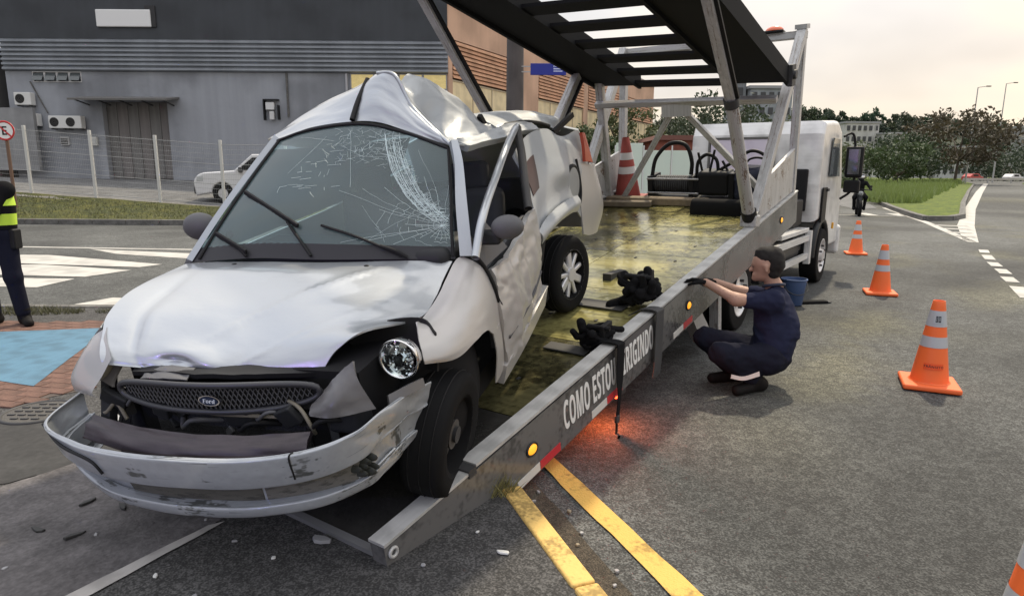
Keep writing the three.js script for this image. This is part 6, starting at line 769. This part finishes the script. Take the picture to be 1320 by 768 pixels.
{ // faded cone on the deck and gear at its front
  const onDeck = (o, t, v, u = 0) => { const p = truck.localToWorld(K(t, v, u)); o.position.copy(p); o.quaternion.setFromEuler(new THREE.Euler(0, 0, 0)).multiply(truck.quaternion).multiply(new THREE.Quaternion().setFromAxisAngle(V(1, 0, 0), TAU)); return o; };
  truck.updateMatrixWorld(true);
  const c = thing('faded_traffic_cone', 'tall faded red and white traffic cone standing on the front of the deck', 'traffic cone'); onDeck(c, 6.62, 2.05); mesh('body', new THREE.CylinderGeometry(.045, .17, .78, 32, 1, true).translate(0, .43, 0), std([.36, .07, .06], .7, { map: rep(grimeMap, 1) }), c); mesh('base', rbox(.42, .045, .42, .015, 0, .023, 0), std([.30, .07, .06], .7), c); for (const [y0, y1] of [[.36, .45], [.54, .63]]) { const r = (y) => mix(.17, .045, (y - .04) / .78) + .003; mesh('white_band', new THREE.CylinderGeometry(r(y1), r(y0), y1 - y0, 32, 1, true).translate(0, (y0 + y1) / 2, 0), std([.6, .58, .58], .6), c); }
  const wn = thing('winch', 'black cable winch with curved hose guard bolted to the front of the deck', 'winch'); onDeck(wn, 6.7, 1.15);
  const bk = M.black; mesh('base_frame', [box(1.25, .06, .3, 0, .03, 0), box(.06, .3, .3, -.55, .18, 0), box(.06, .3, .3, .0, .18, 0), box(.06, .34, .3, .5, .2, 0)], bk, wn); mesh('drum', new THREE.CylinderGeometry(.10, .10, .5, 24).rotateZ(Math.PI / 2).translate(-.28, .2, 0), M.steelDark, wn); mesh('cable', (() => { const L = []; for (let i = 0; i < 16; i++) L.push(new THREE.TorusGeometry(.108, .012, 6, 20).rotateY(Math.PI / 2).translate(-.49 + i * .028, .2, 0)); return L; })(), M.steelDark, wn); mesh('motor', rbox(.4, .3, .3, .05, .27, .24, 0), bk, wn); mesh('tie_rod', [tube(V(-.58, .30, .16), V(.1, .30, .16), .012), tube(V(-.58, .12, .16), V(.1, .12, .16), .012)], M.frame, wn);
  mesh('hose', [wire([V(-.56, .3, .05), V(-.5, .55, .03), V(-.32, .72, 0), V(-.12, .70, 0), V(-.04, .5, 0), V(-.05, .33, 0)], .026, 8, 50), wire([V(.02, .3, 0), V(.05, .5, 0), V(.16, .58, 0), V(.27, .52, 0), V(.3, .35, 0)], .022, 8, 40), wire([V(.3, .38, 0), V(.5, .5, .02), V(.7, .62, 0), V(.86, .55, 0), V(.95, .3, 0)], .02, 8, 40), wire([V(.35, .5, 0), V(.48, .3, .05), V(.6, .15, .06), V(.85, .2, 0)], .016, 8, 40)], bk, wn); mesh('lever', [tube(V(.12, .35, .05), V(.08, .62, .1), .015), tube(V(.2, .35, .05), V(.26, .64, .02), .015)], bk, wn);
  const tb = thing('tool_box', 'dark blue black tool bag heaped beside the winch behind the headboard brace', 'bag'); onDeck(tb, 6.72, .42); const bg = new RoundedBoxGeometry(.5, .42, .34, 6, .12), bp = bg.attributes.position; for (let i = 0; i < bp.count; i++) { const n = fbm(bp.getX(i) * 6 + 5, bp.getY(i) * 6 + bp.getZ(i) * 7, 3); bp.setXYZ(i, bp.getX(i) * (1 + (n - .5) * .4), (bp.getY(i) + .2) * (.8 + n * .5), bp.getZ(i) * (1 + (n - .5) * .4)); } bg.computeVertexNormals(); mesh('sack', bg, std([.02, .024, .045], .9), tb); mesh('handle', wire([V(-.15, .4, 0), V(-.05, .52, 0), V(.1, .52, 0), V(.18, .4, 0)], .014, 6, 24), M.black, tb);
  const bd = thing('timber_beam', 'weathered timber beam lying across the front of the deck', 'beam'); onDeck(bd, 6.38, 1.55); { const g = boxuv(new RoundedBoxGeometry(1.35, .09, .14, 2, .015)).translate(0, .05, 0); mesh('plank', g, std([.25, .2, .14], .9, { map: rep(grimeMap, 2), bumpMap: rep(grimeMap, 3), bumpScale: .01 }), bd); mesh('plank', boxuv(new RoundedBoxGeometry(.7, .07, .12, 2, .015)).rotateY(.12).translate(-.35, .04, .17), std([.2, .165, .12], .9, { map: rep(grimeMap, 2) }), bd); }
  const rr = thing('rubber_block', 'black rubber chock lying across the deck in front of the winch', 'chock'); onDeck(rr, 6.05, .62); { const s = new THREE.Shape(); s.moveTo(-.1, 0); s.lineTo(.1, 0); s.quadraticCurveTo(.1, .15, 0, .15); s.quadraticCurveTo(-.1, .15, -.1, 0); mesh('block', new THREE.ExtrudeGeometry(s, { depth: .62, bevelEnabled: true, bevelSize: .008, bevelThickness: .01, bevelSegments: 2 }).rotateY(Math.PI / 2).translate(-.31, .012, 0), M.rubber, rr); mesh('pole', tube(V(.25, .06, -.3), V(.36, .36, -.5), .02), M.frame, rr); }
  // ratchet bundles on the deck by the rail, straps over the rail
  const bundle = (label, t, v, s, seedN) => { const o = thing('strap_bundle', label, 'strap', undefined, 0, 'ratchet straps by the near rail'); onDeck(o, t, v, .002); reseed(seedN); const L = []; for (let i = 0; i < 5; i++) { const pts = [], r = mix(.05, .1, rnd()) * s, cy = mix(.05, .1, rnd()) * s, ph = rnd() * 6; for (let k = 0; k < 9; k++) { const a = k / 9 * 6.283; pts.push(V(Math.cos(a) * r * 1.4 + (rnd() - .5) * .03 * s, cy + Math.sin(a + ph) * .045 * s + .015, Math.sin(a) * r + (rnd() - .5) * .03 * s)); } L.push(wire(pts, .012 * s, 5, 60, true)); } const lump = []; for (let i = 0; i < 20; i++) { const p = [(rnd() - .5) * .20 * s, (.02 + rnd() * .12) * s, (rnd() - .5) * .15 * s]; lump.push([p, [p[0] + (rnd() - .5) * .12 * s, Math.max(.02, p[1] + (rnd() - .3) * .07 * s), p[2] + (rnd() - .5) * .1 * s], (.010 + rnd() * .016) * s]); } mesh('cloth_wrap', sdfGeo(lump, .006, .012, .04, .012), M.blackCloth, o); mesh('webbing', L.slice(0, 3), M.blackCloth, o); const rt = mesh('ratchet', [rbox(.03 * s, .07 * s, .10 * s, .008, .05 * s, .13 * s, 0), tube(V(-.04 * s, .15 * s, .03 * s), V(.09 * s, .15 * s, .03 * s), .012 * s)], M.black, o); mesh('tongue', rbox(.26 * s, .012, .09 * s, .004, -.16 * s, .012, .06 * s), std([.05, .05, .05], .5), rt); return o; };
  bundle('black ratchet strap bundle heaped inside the rail beside the hanging hooked strap', 2.12, .14, 1.25, 3); bundle('larger black ratchet strap bundle on the deck, toward the crouching man', 2.98, .25, 1.7, 8);
  const strap = (label, t, len, hook) => { const o = thing('hanging_strap', label, 'strap', undefined, 0, 'straps hanging over the near rail'); const base = truck.localToWorld(K(t, -.05, .11)); o.position.copy(base); o.rotation.y = -PHI; const W = hook ? .095 : .13; const sg = []; const P = [[-.20, -.055, 0], [-.1, .002, 0], [.0, .006, 0], [.012, -.03, 0], [.012, -.2, .0], [.014, -.35, .0], [.01, -len, .012]]; const rows = [-.5, .5].map((e) => P.map(([x, y, z], i) => V(x, y, z + e * W * (hook && i > 4 ? .45 : 1)))); mesh('webbing', patch(rows, 40, 2, { th: .006 }), hook ? M.blackCloth : std([.045, .045, .046], .8), o); if (hook) { mesh('hook', [wire([V(.01, -len, .012), V(.012, -len - .05, .012), V(.02, -len - .085, .03), V(.05, -len - .085, .07), V(.07, -len - .06, .09)], .008, 6, 24)], M.black, o); mesh('buckle', rbox(.02, .05, .045, .006, .012, -len + .02, .01), M.steelDark, o); } else mesh('end_fitting', rbox(.015, .06, .06, .006, .012, -len + .02, .012), M.steelDark, o); return o; };
  strap('narrow black strap with a hook hanging over the deck rail near the road', 2.05, .52, true); strap('short wide grey strap hanging over the deck rail beside the lettering', 2.68, .48, false);
}
{ // small loose things on the ground
  const bu = thing('bucket', 'blue plastic bucket on the road beside the tow truck front wheel', 'bucket', [3.62, .0, -8.35]); mesh('pail', new THREE.LatheGeometry([[0.0, .01], [.12, .01], [.155, .33], [.165, .33], [.165, .345], [.148, .345], [.115, .03], [0, .03]].map((q) => new THREE.Vector2(...q)), 28), std([.05, .09, .2], .55), bu); mesh('handle', wire([V(-.16, .33, 0), V(-.12, .2, .14), V(0, .16, .18), V(.12, .2, .14), V(.16, .33, 0)], .006, 5, 24), M.steelDark, bu);
  const br = thing('black_bar', 'short black rubber bar lying on the road by the bucket', 'bar', [3.92, .02, -8.45], .15); mesh('bar', rbox(.42, .035, .1, .012), M.rubber, br); mesh('end_tab', rbox(.08, .02, .08, .006, .22, -.005, 0), M.steelDark, br);
  const chip = (label, x, z, w, d, h, m, y, s) => { reseed(s); const pts = []; for (let i = 0; i < 7; i++) { const a = i / 7 * 6.283 + rnd() * .5, r = mix(.6, 1, rnd()); pts.push(new THREE.Vector2(Math.cos(a) * r * w / 2, Math.sin(a) * r * d / 2)); } const g = new THREE.ExtrudeGeometry(new THREE.Shape(pts), { depth: h, bevelEnabled: true, bevelSize: .002, bevelThickness: .002, bevelSegments: 1 }).rotateX(-Math.PI / 2); const o = mesh('broken_fragment', g, m); o.position.set(x, y, z); o.rotation.set((rnd() - .5) * .3, rnd() * 3, (rnd() - .5) * .3); return tag(o, label, 'debris', 'crash debris on the ground'); };
  const wm = std([.62, .62, .6], .5), gm = std([.28, .28, .29], .5), dm = std([.03, .03, .03], .7);
  chip('grey plastic fragment on the pavement in front of the ramp edge', -.82, -2.60, .1, .06, .012, gm, .105, 1); chip('white plastic chip on the pavement beside the yellow kerb', -.03, -2.52, .03, .075, .006, wm, .104, 2);
  for (let i = 0; i < 14; i++) { reseed(100 + i); rnd(); const x = mix(-2.2, .1, rnd()), z = mix(-3.0, -2.2, rnd()); chip('tiny pale crumb of broken plastic scattered on the pavement by the ramp', x, z, .012 + rnd() * .018, .012 + rnd() * .012, .004, rnd() > .4 ? wm : gm, .104, 30 + i); }
  for (let i = 0; i < 10; i++) { reseed(200 + i); rnd(); const z = mix(-3.3, -2.2, rnd()); chip('small stone or twig in the gutter dirt between the yellow lines', kx(z) + .04 + rnd() * .2, z, .015 + rnd() * .04, .012 + rnd() * .01, .008, rnd() > .5 ? std([.3, .25, .18], .9) : gm, .006, 60 + i); }
  for (let i = 0; i < 6; i++) { reseed(300 + i); rnd(); chip('small dark crumb on the pale concrete in front of the bumper', mix(-2.5, -1.8, rnd()), mix(-3.4, -2.6, rnd()), .05 + rnd() * .05, .03, .008, dm, .106, 90 + i); }
}
{ // patrol car behind the photographer whose lit light bar tints the bumper and the concrete
  const p = thing('patrol_car', 'white patrol car with a lit red and blue light bar parked on the pavement', 'car', [-4.6, .1, 1.9], -.75);
  const sh = new THREE.Shape(); sh.moveTo(-2.1, .3); sh.lineTo(-2.15, .75); sh.quadraticCurveTo(-2.1, .95, -1.8, .98); sh.lineTo(-1.0, 1.04); sh.lineTo(-.35, 1.5); sh.lineTo(1.0, 1.52); sh.lineTo(1.7, 1.02); sh.lineTo(2.15, .98); sh.lineTo(2.15, .35); sh.lineTo(1.75, .35); sh.absarc(1.35, .35, .36, 0, Math.PI, false); sh.lineTo(-.98, .35); sh.absarc(-1.34, .35, .36, 0, Math.PI, false); sh.lineTo(-2.1, .3);
  mesh('body', new THREE.ExtrudeGeometry(sh, { depth: 1.56, bevelEnabled: true, bevelSize: .05, bevelThickness: .06, bevelSegments: 3 }).translate(0, 0, -.78), phys([.6, .6, .62], .35, { clearcoat: .6 }), p);
  const wsh = new THREE.Shape([[-.85, 1.08], [-.32, 1.45], [.95, 1.46], [1.5, 1.06]].map((q) => new THREE.Vector2(...q))); mesh('side_window', new THREE.ExtrudeGeometry(wsh, { depth: 1.7, bevelEnabled: false }).translate(0, 0, -.85), M.black, p);
  for (const x of [-1.34, 1.35]) for (const z of [-.74, .74]) { const w = mesh('wheel', new THREE.TorusGeometry(.22, .09, 10, 26).translate(x, .31, z), M.rubber, p); mesh('rim', new THREE.CylinderGeometry(.17, .17, .1, 18).rotateX(Math.PI / 2).translate(x, .31, z), M.alloy, w); }
  mesh('light_bar_base', rbox(.26, .05, 1.1, .02, .1, 1.6, 0), M.black, p);
  for (const [z, c, I] of [[-.28, [.25, .3, 1], 7], [.28, [1, .22, .5], 4.5]]) { mesh('light_bar_lens', rbox(.24, .11, .5, .03, .1, 1.68, z), std([.3 * c[0], .3 * c[1], .3 * c[2]], .3, { emissive: new THREE.Color().setRGB(...c), emissiveIntensity: 2 }), p); const l = new THREE.PointLight(new THREE.Color(...c), I, 0, 2); l.name = 'light_bar_light'; l.position.set(-.08, 1.72, z); l.castShadow = true; p.add(l); }
}
scene.traverse((o) => { if (o.isMesh) { o.castShadow = true; o.receiveShadow = true; } });
renderer.render(scene, camera);
